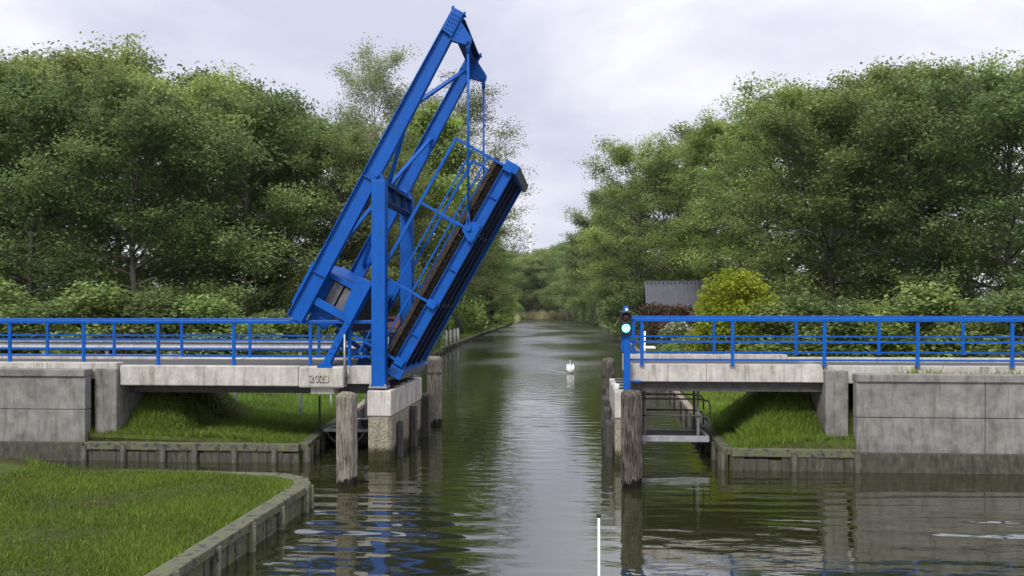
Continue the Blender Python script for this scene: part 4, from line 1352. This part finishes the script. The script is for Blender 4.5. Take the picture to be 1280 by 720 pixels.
# ------------------------------------------------------------------ house with the grey metal roof
hx0, hx1 = at(806, 360, 97)[0], at(903, 360, 97)[0]
hy0, hy1, hyr = 93.5, 101.5, 97.5
hz_r, hz_e = at(830, 354, 97.5)[2], at(830, 397, 93.3)[2]
ho = thing('garden_house', 'dark boarded house with a grey ribbed metal roof behind the copper hedge', 'house', ((hx0 + hx1) / 2, 97, 1))
mb = MB()
hw = [(hy0 + 0.4, 0.5), (hy1 - 0.4, 0.5), (hy1 - 0.4, hz_e), (hyr, hz_r - 0.25), (hy0 + 0.4, hz_e)]
mb.add([(hx0 + 0.35, y, z) for y, z in hw] + [(hx1 - 0.35, y, z) for y, z in hw], [(0, 1, 2, 3, 4), (9, 8, 7, 6, 5)] + [(i, (i + 1) % 5, (i + 1) % 5 + 5, i + 5) for i in range(5)])
wl = mb.build('wall', M['darkboard'], ho)
mb = MB()
for s_, ya in ((-1, hy0), (1, hy1)):
    ze_ = hz_e - 0.3
    vs = [(hx0, ya, ze_), (hx1, ya, ze_), (hx1, hyr, hz_r), (hx0, hyr, hz_r)]
    mb.add(vs + [(x, y, z - 0.09) for x, y, z in vs], [(0, 1, 2, 3), (7, 6, 5, 4), (0, 4, 5, 1), (1, 5, 6, 2), (2, 6, 7, 3), (3, 7, 4, 0)])
    for i in range(20):
        x = hx0 + 0.1 + i * (hx1 - hx0 - 0.2) / 19
        mb.bar((x, ya, ze_ + 0.1), (x, hyr, hz_r + 0.1), 0.16, 0.22, (0, 0, 1))
mb.build('roof', M['roofmetal'], ho)
mb = MB().box((hx0 - 0.03, hyr - 0.16, hz_r - 0.02), (hx1 + 0.03, hyr + 0.16, hz_r + 0.26)); mb.build('ridge_cap', M['roofmetal'], ho)
for x in (hx0 + 2.2, hx0 + 5.0):
    mb = MB().box((x - 0.5, hy0 + 0.33, 1.7), (x + 0.5, hy0 + 0.42, 2.8)); w_ = mb.build('window', M['white'], ho)
    mb = MB().box((x - 0.42, hy0 + 0.31, 1.78), (x + 0.42, hy0 + 0.328, 2.72)); mb.build('pane', M['glass'], w_)

# low white cottage behind the left deck
ct = thing('white_cottage', 'low white cottage with a red tiled roof half hidden behind the left railing', 'house', (-19, 66, 0.8))
c0, c1 = at(436, 400, 64)[0], at(512, 400, 64)[0]
mb = MB(); hw = [(64, 0.5), (69, 0.5), (69, 2.95), (66.5, 3.65), (64, 2.95)]
mb.add([(c0, y, z) for y, z in hw] + [(c1, y, z) for y, z in hw], [(0, 1, 2, 3, 4), (9, 8, 7, 6, 5)] + [(i, (i + 1) % 5, (i + 1) % 5 + 5, i + 5) for i in range(5)])
mb.build('wall', M['render'], ct)
mb = MB()
for ya in (63.6, 69.4):
    vs = [(c0 - 0.3, ya, 2.85), (c1 + 0.3, ya, 2.85), (c1 + 0.3, 66.5, 3.78), (c0 - 0.3, 66.5, 3.78)]
    mb.add(vs + [(x, y, z - 0.08) for x, y, z in vs], [(0, 1, 2, 3), (7, 6, 5, 4), (0, 4, 5, 1), (1, 5, 6, 2), (2, 6, 7, 3), (3, 7, 4, 0)])
mb.build('roof', M['redtile'], ct)
for x in (c0 + 1.0, c1 - 1.0):
    mb = MB().box((x - 0.45, 63.93, 1.4), (x + 0.45, 63.99, 2.5)); w_ = mb.build('window', M['darkboard'], ct)
    mb = MB().box((x - 0.37, 63.91, 1.48), (x + 0.37, 63.926, 2.42)); mb.build('pane', M['glass'], w_)

# garden bits on the right bank
jx, jy = at(812, 432, 62)[0], 62
jt = thing('garden_jetty', 'small white edged jetty at the right garden bank behind the railing', 'jetty', (jx, jy, 0.4))
mb = MB().box((jx - 0.45, jy - 0.6, at(812, 434, 61)[2] - 0.1), (jx + 0.35, jy + 0.9, at(812, 434, 61)[2])); mb.build('deck', M['white'], jt)
for q in (-0.38, 0.28):
    mb = MB().tube([(jx + q, jy - 0.5, -1.2), (jx + q, jy - 0.5, 1.2)], 0.07, 8); mb.build('jetty_post', M['quaydark'], jt)
a = at(806, 414, 66)
mb = MB().tube([(a[0], 66, 0.2), (a[0], 66, a[2])], 0.07, 10)
tag(mb.build('white_post', M['white']), 'white post standing on the right garden bank behind the railing', 'post')
# tarpaulin covered heap
a = at(837, 419, 70)
mb = MB()
vs, fs = [], []
for i in range(9):
    for j in range(9):
        u, v = i / 8, j / 8
        h_ = math.sin(math.pi * u) ** 0.5 * (0.4 + 0.6 * (1 - v)) * math.sin(math.pi * min(1, v * 0.8 + 0.12)) ** 0.4
        vs.append((a[0] - 0.7 + 1.4 * u, 69.2 + 1.8 * v, gz(a[0], 70) - 0.05 + (2.9 - gz(a[0], 70)) * h_ + 0.05 * math.sin(i * 2.1 + j)))
fs = [(i * 9 + j, i * 9 + j + 1, (i + 1) * 9 + j + 1, (i + 1) * 9 + j) for i in range(8) for j in range(8)]
mb.add(vs, fs)
tag(mb.build('covered_heap', M['bluegrey']), 'pale grey blue tarpaulin heap in the right garden left of the white blossom', 'tarpaulin')

# distant mast
a = at(663, 310, 620)
ms = thing('distant_mast', 'slender pale mast rising above the far trees', 'mast', (a[0], 620, 1))
ztp = at(663, 285, 620)[2]
mb = MB().tube([(a[0], 620, 0), (a[0], 620, ztp - 6)], [0.7, 0.4], 10); mb.build('shaft', M['white'], ms)
mb = MB().tube([(a[0], 620, ztp - 6.5), (a[0], 620, ztp)], 0.85, 12); mb.build('antenna_head', M['white'], ms)

# ------------------------------------------------------------------ trees
TA = make_tree('alder', 22, 8.2, 21, M['leaf'], M['bark'], 0.16, 36, 7, 95, 0.26, 1.15, 0.58, (4, 58), 'broad', 0.35, 0.016)
TA2 = make_tree('alder', 22, 7.6, 29, M['leaf_olive'], M['bark'], 0.14, 36, 7, 95, 0.26, 1.12, 0.66, (6, 62), 'round', 0.35, 0.016)
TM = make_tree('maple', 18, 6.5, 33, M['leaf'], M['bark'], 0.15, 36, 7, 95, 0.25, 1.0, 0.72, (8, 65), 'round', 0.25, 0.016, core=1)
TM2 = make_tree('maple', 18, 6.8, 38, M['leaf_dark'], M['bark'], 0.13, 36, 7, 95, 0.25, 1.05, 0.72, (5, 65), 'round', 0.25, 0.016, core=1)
TP = make_tree('poplar', 24, 5.2, 41, M['leaf_fresh'], M['bark'], 0.16, 36, 5, 120, 0.2, 0.9, 0.75, (30, 75), 'oval', 0.25, 0.014)
TB = make_tree('birch', 21, 4.6, 57, M['leaf_birch'], M['birchbark'], 0.22, 32, 8, 90, 0.155, 0.8, 0.8, (38, 72), 'oval', 0.3, 0.0095, droop=0.25, skip=0.2)
TO = make_tree('oak', 26, 10.5, 63, M['leaf_olive'], M['bark'], 0.2, 32, 8, 105, 0.22, 1.3, 0.55, (5, 60), 'broad', 0.5, 0.014, skip=0.05)
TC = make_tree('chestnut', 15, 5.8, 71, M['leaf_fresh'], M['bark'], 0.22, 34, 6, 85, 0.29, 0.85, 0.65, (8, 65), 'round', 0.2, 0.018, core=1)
rng = np.random.default_rng(9)
sel = TC['tips'][rng.choice(len(TC['tips']), 110, replace=False)]
Q = np.repeat(sel, 14, 0); Q = Q + np.stack([rng.normal(0, 0.07, len(Q)), rng.normal(0, 0.07, len(Q)), 0.35 + rng.uniform(0, 0.42, len(Q))], 1) + np.repeat(rng.normal(0, 0.25, (110, 3)), 14, 0)
TC['blossom'] = leaf_cards('chestnut_blossom', Q, 0.13, M['blossom'], rng.uniform(0, 1, len(Q)), 0.2, rng)
BG = make_bush('golden_cypress', 5.4, 2.3, 81, M['leaf_gold'], 16000, 0.16, 34, 0.3, 0.45)
BF = make_bush('fresh_shrub', 3.0, 2.0, 82, M['leaf_fresh'], 11000, 0.15, 24)
BL = make_bush('leafy_shrub', 3.0, 2.0, 83, M['leaf'], 11000, 0.15, 24)
BD = make_bush('dark_shrub', 3.0, 2.0, 84, M['leaf_dark'], 11000, 0.15, 24)
BI = make_bush('ivy_column', 5.5, 1.7, 85, M['leaf_ivy'], 9000, 0.24, 26, 0.2, 0.15)
BC = make_bush('copper_hedge', 2.6, 1.7, 86, M['leaf_copper'], 6000, 0.18, 18)
BW = make_bush('white_blossom_shrub', 1.8, 1.3, 87, M['leaf'], 4000, 0.15, 14, 0.5, 0.3, (M['blossom'], 220, 0.06, 0.14))
BP = make_bush('pink_blossom_shrub', 2.6, 1.9, 88, M['leaf'], 5000, 0.18, 18, 0.5, 0.3, (M['pink'], 200, 0.07, 0.14))


def wpos(px, Y):
    return at(px, HZ, Y)[0]


def inland(px, Y, m):
    # walk the spot back along its sight line until it stands on the bank and not in the canal
    while Y < 335:
        x = wpos(px, Y)
        if x < edge(LE, Y) - m or x > edge(RE, Y) + m:
            break
        Y += 1.5
    return Y


def tree(T, nm, lab, px, Y, ytop, wide=1.0, rz=None, group=None, cat='tree'):
    Y = inland(px, Y, 1.3)
    x = wpos(px, Y); z = gz(x, Y) - 0.1
    d = Y * cs - x * sn
    h = CAMZ + (HZ - ytop) / F * d - z
    return place_tree(T, nm, lab, cat, x, Y, z, h, rz, wide, group)


# left bank, in the picture
tree(TB, 'birch_tree', 'tall thin leaved birch standing against the sky left of the raised beams', 462, 72, 60, 1.0, 1.0)
tree(TO, 'oak_tree', 'tall airy oak whose branches reach out right of the raised leaf', 577, 98, 104, 1.05, 2.2)
tree(TC, 'chestnut_tree', 'bright green horse chestnut with white candles behind the raised leaf', 530, 71, 138, 0.8, 0.4)
tree(TA2, 'broadleaf_tree', 'dense round tree between the birch and the left picture edge', 415, 62, 165, 1.0, 0.6)
tree(TM2, 'broadleaf_tree', 'dark dense tree left of the counterweight', 366, 66, 128, 1.05, 3.0)
tree(TA2, 'broadleaf_tree', 'olive green tree filling the gap behind the blue column', 480, 68, 190, 0.95, 1.7)
tree(TA, 'broadleaf_tree', 'green tree between the chestnut and the airy oak, beside the quay', 590, 118, 235, 0.9, 4.0)
tree(TM, 'broadleaf_tree', 'bushy tree behind the dark ivy clump on the left quay', 610, 150, 298, 1.1, 2.0)
tree(TA2, 'broadleaf_tree', 'last tall tree of the left bank before the reeds', 620, 205, 312, 1.0, 5.0)
tree(TM, 'broadleaf_tree', 'green tree in the second row behind the birch', 440, 95, 160, 1.2, 1.1)
tree(TM2, 'broadleaf_tree', 'dark tree in the second row behind the horse chestnut', 535, 92, 190, 1.0, 2.1)
tree(TA2, 'broadleaf_tree', 'olive tree behind the airy oak', 562, 140, 225, 1.0, 0.3)
# left of the photographed strip
for px, Y, yt, T, lab in ((310, 58, 120, TM2, 'dark tree just left of the dark dense tree by the counterweight'), (245, 64, 88, TA, 'tall layered tree behind the left causeway'),
                          (175, 56, 105, TM2, 'dark round tree above the left crash barrier'), (105, 66, 62, TA2, 'olive tall tree near the left picture edge'),
                          (35, 57, 98, TM2, 'dark tree at the left picture edge'), (-30, 62, 70, TA, 'tall tree cut by the left picture edge'),
                          (280, 92, 100, TM2, 'dark tree in the back row on the left'), (140, 92, 70, TM2, 'dark tree behind the olive tall tree'),
                          (20, 88, 75, TM2, 'dark tree in the back row at the far left')):
    tree(T, 'broadleaf_tree', lab, px, Y, yt, 1.12)
# right bank
tree(TA, 'alder_tree', 'tall layered alder with bare looking limbs left of the grey roof', 797, 128, 172, 0.98, 0.9)
tree(TA, 'alder_tree', 'layered alder behind the grey roofed house', 850, 122, 176, 1.0, 3.7)
tree(TA2, 'alder_tree', 'lower spreading alder overhanging the water on the right', 757, 150, 235, 1.1, 2.6)
tree(TP, 'poplar_tree', 'pale green upright tree above the house at the right', 893, 116, 146, 1.25, 1.0)
tree(TP, 'poplar_tree', 'pale upright tree right of the golden cypress', 935, 104, 140, 1.25, 2.0)
tree(TM, 'broadleaf_tree', 'round green tree low beside the water left of the alders', 742, 190, 292, 1.15, 1.5)
tree(TA, 'broadleaf_tree', 'green tree on the far right bend of the bank', 722, 238, 306, 1.1, 4.4)
tree(TM2, 'broadleaf_tree', 'dark tree between the two layered alders', 826, 150, 205, 1.1, 0.2)
tree(TM, 'broadleaf_tree', 'broad tree whose low branches meet the grey roof', 775, 112, 268, 1.1, 5.2)
tree(TA2, 'broadleaf_tree', 'olive tree behind the pale upright trees', 880, 150, 150, 1.2, 2.2)
for px, Y, yt, T, lab in ((985, 92, 105, TA, 'layered tree right of the pale upright trees'), (1040, 80, 120, TM, 'round tree above the right causeway'),
                          (1095, 92, 82, TA2, 'tall olive tree on the right'), (1160, 74, 102, TM2, 'dark round tree on the right'),
                          (1215, 88, 72, TA, 'tall layered tree near the right picture edge'), (1270, 70, 92, TM2, 'dark tree at the right picture edge'),
                          (1320, 84, 75, TA2, 'olive tree cut by the right picture edge'), (1010, 130, 110, TM2, 'dark tree in the back row on the right'),
                          (1130, 125, 88, TM2, 'dark tree in the back row at the far right')):
    tree(T, 'broadleaf_tree', lab, px, Y, yt, 1.12)
# the wood that closes the canal's far end
gfar = 'trees of the wood at the far end of the canal'
for i, (px, Y, yt, T) in enumerate(((600, 300, 309, TM2), (622, 330, 316, TM), (640, 352, 322, TA2), (655, 360, 321, TM), (670, 368, 318, TA), (684, 362, 313, TM), (698, 352, 310, TA2),
                                    (712, 330, 305, TM), (728, 300, 297, TA), (745, 262, 283, TM2), (764, 230, 263, TA2), (648, 395, 319, TM2), (662, 400, 316, TA), (678, 402, 312, TM2),
                                    (694, 395, 307, TA), (632, 380, 314, TM2), (710, 385, 303, TM2))):
    tree(T, 'broadleaf_tree', 'tree of the wood beyond the reeds at the canal end', px, Y, yt, 1.25, None, gfar)


def bush(T, nm, lab, px, Y, ytop, wide=1.0, cat='shrub', group=None, z=None, sx=1.0):
    Y = inland(px, Y, 1.9)
    x = wpos(px, Y); z = gz(x, Y) - 0.05 if z is None else z
    d = Y * cs - x * sn
    h = max(0.5, CAMZ + (HZ - ytop) / F * d - z)
    return place_bush(T, nm, lab, cat, x, Y, z, h, wide, group, sx)


# left bank shrubs
bush(BI, 'ivy_clump', 'near black ivy covered clump beside the left quay', 607, 122, 352, 0.85, 'ivy')
bush(BF, 'leafy_shrub', 'bright green shrub on top right of the ivy clump', 622, 134, 362, 0.9)
bush(BF, 'leafy_shrub', 'pale green willow shrub at the end of the left quay', 640, 190, 377, 1.5)
bush(BL, 'leafy_shrub', 'green shrub between the white posts and the ivy clump', 585, 112, 372, 1.1)
bush(BF, 'leafy_shrub', 'leafy shrub right above the white posts', 578, 110, 384, 1.0)
bush(BL, 'leafy_shrub', 'green shrub left of the white posts behind the lowered end of the leaf', 518, 90, 380, 1.2)
bush(BL, 'leafy_shrub', 'low green shrub on the left quay in front of the ivy clump', 592, 116, 394, 1.4)
bush(BF, 'leafy_shrub', 'low pale shrub right of the ladder rail', 620, 140, 392, 1.3)
bush(BL, 'leafy_shrub', 'round shrub at the foot of the last left bank tree', 628, 160, 388, 1.2)
bush(BL, 'garden_hedge', 'green hedge seen through the left railing at the strut', 425, 50, 398, 1.1, 'hedge')
bush(BL, 'garden_hedge', 'green hedge seen through the left railing at the picture strip edge', 385, 50, 396, 1.1, 'hedge')
bush(BD, 'garden_hedge', 'dark hedge beside the left causeway', 335, 50, 388, 1.2, 'hedge')
bush(BP, 'blossom_shrub', 'pink flowering shrub seen right of the blue column', 508, 60, 398, 1.0)
bush(BL, 'leafy_shrub', 'tall green shrub below the horse chestnut', 498, 66, 340, 0.9)
bush(BD, 'leafy_shrub', 'dark shrub under the olive tree behind the blue column', 455, 74, 372, 1.2)
for px, yt, B_ in ((270, 375, BL), (228, 362, BD), (175, 380, BC), (130, 360, BL), (60, 372, BD), (10, 355, BL)):
    bush(B_, 'causeway_hedge', 'bushy hedge plant in the row behind the left causeway', px, 44, yt, 1.5, 'hedge', 'hedge plants behind the left causeway')
# right bank shrubs
bush(BG, 'golden_cypress', 'large golden yellow green cypress beside the right deck', 919, 45, 327, 1.12, 'conifer')
bush(BC, 'copper_hedge', 'copper brown hedge left of the golden cypress below the roof', 848, 84, 381, 1.1, 'hedge')
bush(BC, 'copper_hedge', 'copper brown hedge under the left end of the grey roof', 823, 86, 379, 1.1, 'hedge')
bush(BC, 'copper_hedge', 'tall brown shrub behind the traffic light', 791, 100, 376, 0.6)
bush(BW, 'white_blossom_shrub', 'white flowering shrub seen through the right railing', 846, 68, 404, 1.0)
bush(BL, 'leafy_shrub', 'green shrub at the foot of the golden cypress', 880, 52, 410, 1.3)
bush(BF, 'leafy_shrub', 'low fresh shrub behind the right railing by the white blossom', 852, 56, 424, 1.4)
bush(BF, 'leafy_shrub', 'low fresh shrub behind the right railing at the cypress', 893, 50, 428, 1.3)
bush(BL, 'leafy_shrub', 'low shrub behind the right railing left of the fresh one', 832, 58, 431, 1.2)
bush(BL, 'leafy_shrub', 'dark green shrub hanging over the right quay corner', 768, 128, 385, 1.1)
bush(BD, 'leafy_shrub', 'dark shrub at the water edge below the low alder', 752, 170, 388, 1.4)
bush(BL, 'leafy_shrub', 'olive shrub between the traffic light and the quay corner', 778, 112, 390, 1.0)
bush(BD, 'leafy_shrub', 'dark shrub beneath the alder beside the house gable', 800, 118, 355, 1.3)
bush(BL, 'leafy_shrub', 'shrub at the far end of the right quay', 735, 215, 388, 1.4)
for px, yt, B_ in ((968, 384, BL), (1020, 366, BD), (1075, 386, BF), (1130, 360, BL), (1200, 378, BL), (1262, 362, BD)):
    bush(B_, 'causeway_hedge', 'bushy hedge plant in the row behind the right causeway', px, 44, yt, 1.5, 'hedge', 'hedge plants behind the right causeway')


def thicket(name, label, spans, n, m, seed, size=0.45):
    """undergrowth and crowns of a far wood that nobody could count: one mass of leaf sprays"""
    rng = np.random.default_rng(seed)
    P = []
    for (x0_, y0_, x1_, y1_, h_) in spans:
        f = rng.uniform(0, 1, n); dpt = rng.uniform(0, 5, n)
        L_ = math.hypot(x1_ - x0_, y1_ - y0_)
        x = x0_ + (x1_ - x0_) * f - (y1_ - y0_) / L_ * dpt; y = y0_ + (y1_ - y0_) * f + (x1_ - x0_) / L_ * dpt
        top = h_ * (0.72 + 0.2 * np.sin(f * L_ * 0.35 + seed) + 0.12 * np.sin(f * L_ * 0.9 + 2))
        z = np.array([gz(a, b2) for a, b2 in zip(x, y)]) + top * rng.uniform(0, 1, n) ** 0.8
        P.append(np.stack([x, y, z], 1))
    P = np.concatenate(P)
    t_ = 0.45 + 0.25 * np.sin(P[:, 0] * 0.6) * np.cos(P[:, 2] * 0.9 + P[:, 1] * 0.2) + rng.normal(0, 0.15, len(P))
    o = link(name, leaf_cards(name, P, size, m, t_, 0.3, rng))
    return tag(o, label, 'undergrowth', None, 'stuff')


thicket('wood_undergrowth', 'dense undergrowth of the wood behind the left bank trees', [(-100, 98, -22, 106, 13), (-22, 106, -20, 200, 9), (-20, 200, -34, 300, 9)], 16000, M['leaf_dark'], 1)
thicket('wood_undergrowth', 'dense undergrowth of the wood behind the right bank trees', [(110, 128, 20, 134, 14), (24, 137, 9, 200, 13), (9, 200, 2, 330, 10)], 16000, M['leaf_dark'], 2)
thicket('wood_undergrowth', 'undergrowth closing the view beyond the reeds', [(-60, 352, 20, 352, 10), (-60, 359, 20, 359, 11)], 12000, M['leaf'], 3, 0.6)

# ------------------------------------------------------------------ grass and reeds (nobody could count them)
def blades(name, N, area, h, m, seed, wid=0.02, lean=0.35):
    rng = np.random.default_rng(seed)
    P = area(rng, N)
    N = len(P)
    pat = 0.5 + 0.28 * np.sin(P[:, 0] * 1.7 + 1.3 * np.sin(P[:, 1] * 0.9)) + 0.28 * np.sin(P[:, 1] * 2.1 + 1.7 * np.sin(P[:, 0] * 1.1))
    ok = rng.uniform(0, 1, N) < 0.45 + 0.75 * pat
    P = P[ok]; pat = pat[ok]; N = len(P)
    tuft = np.where(rng.uniform(0, 1, N) < 0.02, 1.7, 1.0) * (0.65 + 0.6 * np.clip(pat, 0, 1))
    a = rng.uniform(0, 6.283, N); H_ = h * tuft * rng.uniform(0.5, 1.3, N); ln2 = rng.normal(0, lean, (N, 2)) * H_[:, None]
    w = np.stack([np.cos(a), np.sin(a), np.zeros(N)], 1) * (wid * rng.uniform(0.7, 1.4, N))[:, None]
    V = np.empty((N, 3, 3))
    V[:, 0] = P - w; V[:, 1] = P + w
    V[:, 2] = P + np.stack([ln2[:, 0], ln2[:, 1], H_], 1)
    me = raw_mesh(name, V.reshape(-1, 3), np.arange(N * 3).reshape(N, 3), m, np.clip(0.25 + 0.5 * pat + rng.normal(0, 0.22, N), 0, 1))
    return tag(link(name, me), kind='stuff')


def area_bank(E, sgn, y0, y1, o0, o1, zadd=0):
    def f(rng, N):
        y = rng.uniform(y0, y1, N); o = o0 + (o1 - o0) * rng.uniform(0, 1, N) ** 1.2
        P = []
        for yy, oo in zip(y, o):
            x = edge(E, yy) + sgn * oo
            if 25.0 < yy < 29.6 and (x < -12.9 or x > 6.4):
                continue
            P.append((x, yy, gz(x, yy) - 0.02 + zadd))
        return np.array(P)
    return f


tag(blades('lawn_grass', 42000, area_bank(LE, -1, 24, 46, 0.15, 9), 0.16, M['blade'], 1), 'short bright grass on the left bank below the deck', 'grass')
tag(blades('bank_grass', 45000, area_bank(RE, 1, 24, 46, 0.25, 9), 0.17, M['blade'], 2), 'rough bright grass on the right bank below the deck', 'grass')
tag(blades('slope_grass', 22000, area_bank(LE, -1, 24.75, 27.5, 0.1, 5.6), 0.15, M['blade'], 12, 0.018, 0.5), 'rough grass on the slope below the left causeway', 'grass')
tag(blades('slope_grass', 16000, area_bank(RE, 1, 24.4, 28, 0.1, 2.6), 0.16, M['blade'], 13, 0.018, 0.5), 'rough grass on the slope below the right causeway', 'grass')
tag(blades('edge_weeds', 5000, area_bank(LE, -1, 24.7, 33, 0.1, 0.8), 0.2, M['blade'], 8, 0.018, 0.5), 'ragged weeds along the left bank edge under the deck', 'weeds')
tag(blades('edge_weeds', 5000, area_bank(RE, 1, 24.4, 34, 0.15, 1.0), 0.22, M['blade'], 9, 0.018, 0.5), 'ragged weeds along the right bank edge under the deck', 'weeds')
tag(blades('edge_weeds', 2500, area_bank(LE, -1, 9, 19.9, 0.1, 0.5), 0.09, M['blade'], 10, 0.014, 0.5), 'ragged weeds along the capping of the landing', 'weeds')
tag(blades('landing_grass', 75000, area_bank(LE, -1, 9, 19.8, 0.2, 6), 0.1, M['blade'], 3, 0.014), 'mossy grass on the landing at lower left', 'grass')
tag(blades('far_bank_grass', 26000, area_bank(LE, -1, 46, 190, 0.1, 4), 0.4, M['blade'], 4, 0.04), 'long grass along the left quay', 'grass')
tag(blades('garden_grass', 30000, area_bank(RE, 1, 46, 180, 0.2, 8), 0.35, M['blade'], 5, 0.04), 'garden grass along the right quay', 'grass')


def area_reed(rng, N):
    x = rng.uniform(-40, 2, N); y = rng.uniform(337, 350, N)
    return np.stack([x, y, np.full(N, 0.1)], 1)


tag(blades('reed_bed', 16000, area_reed, 2.3, M['reed'], 6, 0.09, 0.12), 'pale dry reed bed closing the far end of the canal', 'reeds')


def area_reed2(rng, N):
    y = rng.uniform(225, 330, N); o = rng.uniform(-0.6, 2.0, N)
    return np.array([(edge(LE, yy) - oo, yy, 0.1) for yy, oo in zip(y, o)])


tag(blades('reed_fringe', 6000, area_reed2, 2.0, M['reed'], 7, 0.06, 0.15), 'pale reeds along the far left bank', 'reeds')

# ------------------------------------------------------------------ light and sky
SUN_EL, SUN_AZ = R(46), R(200)          # azimuth clockwise from +Y: behind the camera, a little to the left
w = bpy.data.worlds.new('World'); S.world = w; w.use_nodes = True
nt = w.node_tree; n, l = nt.nodes, nt.links
bg = n['Background']; bg.inputs['Strength'].default_value = 0.07
sky = n.new('ShaderNodeTexSky'); sky.sky_type = 'NISHITA'; sky.sun_disc = False
sky.sun_elevation = SUN_EL; sky.sun_rotation = SUN_AZ
tc = n.new('ShaderNodeTexCoord'); mp = n.new('ShaderNodeMapping'); mp.inputs['Scale'].default_value = (1, 1, 2.6); mp.inputs['Location'].default_value = (0.3, 0.1, 0.25)
l.new(tc.outputs['Generated'], mp.inputs[0])
c1 = n.new('ShaderNodeTexNoise'); c1.inputs['Scale'].default_value = 2.6; c1.inputs['Detail'].default_value = 7; c1.inputs['Roughness'].default_value = 0.52; c1.inputs['Distortion'].default_value = 0.3
l.new(mp.outputs[0], c1.inputs['Vector'])
rc_ = ramp(n, [(0.36, (5.8, 5.95, 7.2)), (0.5, (7.5, 7.5, 8.4)), (0.62, (9.4, 9.4, 9.9))])
l.new(c1.outputs['Fac'], rc_.inputs[0])
mx = n.new('ShaderNodeMix'); mx.data_type = 'RGBA'; mx.inputs[0].default_value = 0.93
sz = n.new('ShaderNodeSeparateXYZ'); l.new(tc.outputs['Generated'], sz.inputs[0])
zr_ = n.new('ShaderNodeMapRange'); zr_.interpolation_type = 'SMOOTHSTEP'
for i_, v_ in ((1, 0.2), (2, 0.9), (3, 1.0), (4, 1.9)):
    zr_.inputs[i_].default_value = v_
l.new(sz.outputs['Z'], zr_.inputs[0])
vm = n.new('ShaderNodeVectorMath'); vm.operation = 'SCALE'
l.new(rc_.outputs[0], vm.inputs[0]); l.new(zr_.outputs[0], vm.inputs['Scale'])
l.new(sky.outputs[0], mx.inputs[6]); l.new(vm.outputs[0], mx.inputs[7])
l.new(mx.outputs[2], bg.inputs['Color'])
su = bpy.data.lights.new('sun', 'SUN'); su.energy = 2.0; su.angle = R(12); su.color = (1.0, 0.96, 0.9)
so = bpy.data.objects.new('sun', su); C.objects.link(so)
dirv = Vector((math.sin(SUN_AZ) * math.cos(SUN_EL), math.cos(SUN_AZ) * math.cos(SUN_EL), math.sin(SUN_EL)))
so.rotation_euler = (-dirv).to_track_quat('-Z', 'Y').to_euler()

# thin damp air along the canal
mh_ = bpy.data.materials.new('damp_air'); mh_.use_nodes = True
nt = mh_.node_tree; nt.nodes.remove(nt.nodes['Principled BSDF'])
pv = nt.nodes.new('ShaderNodeVolumePrincipled'); pv.inputs['Color'].default_value = (0.93, 0.95, 1, 1); pv.inputs['Density'].default_value = 0.00008; pv.inputs['Anisotropy'].default_value = 0.2
nt.links.new(pv.outputs[0], nt.nodes['Material Output'].inputs['Volume'])
hzb = MB().box((-260, -70, -3.2), (260, 700, 75)).build('haze', mh_)
tag(hzb, kind='stuff')

S.view_settings.view_transform = 'Standard'; S.view_settings.look = 'None'; S.view_settings.exposure = 0.75; S.view_settings.gamma = 1
S.render.engine = 'CYCLES'
S.cycles.max_bounces = 6; S.cycles.diffuse_bounces = 4; S.cycles.glossy_bounces = 3; S.cycles.transmission_bounces = 2; S.cycles.transparent_max_bounces = 4
S.cycles.use_denoising = True
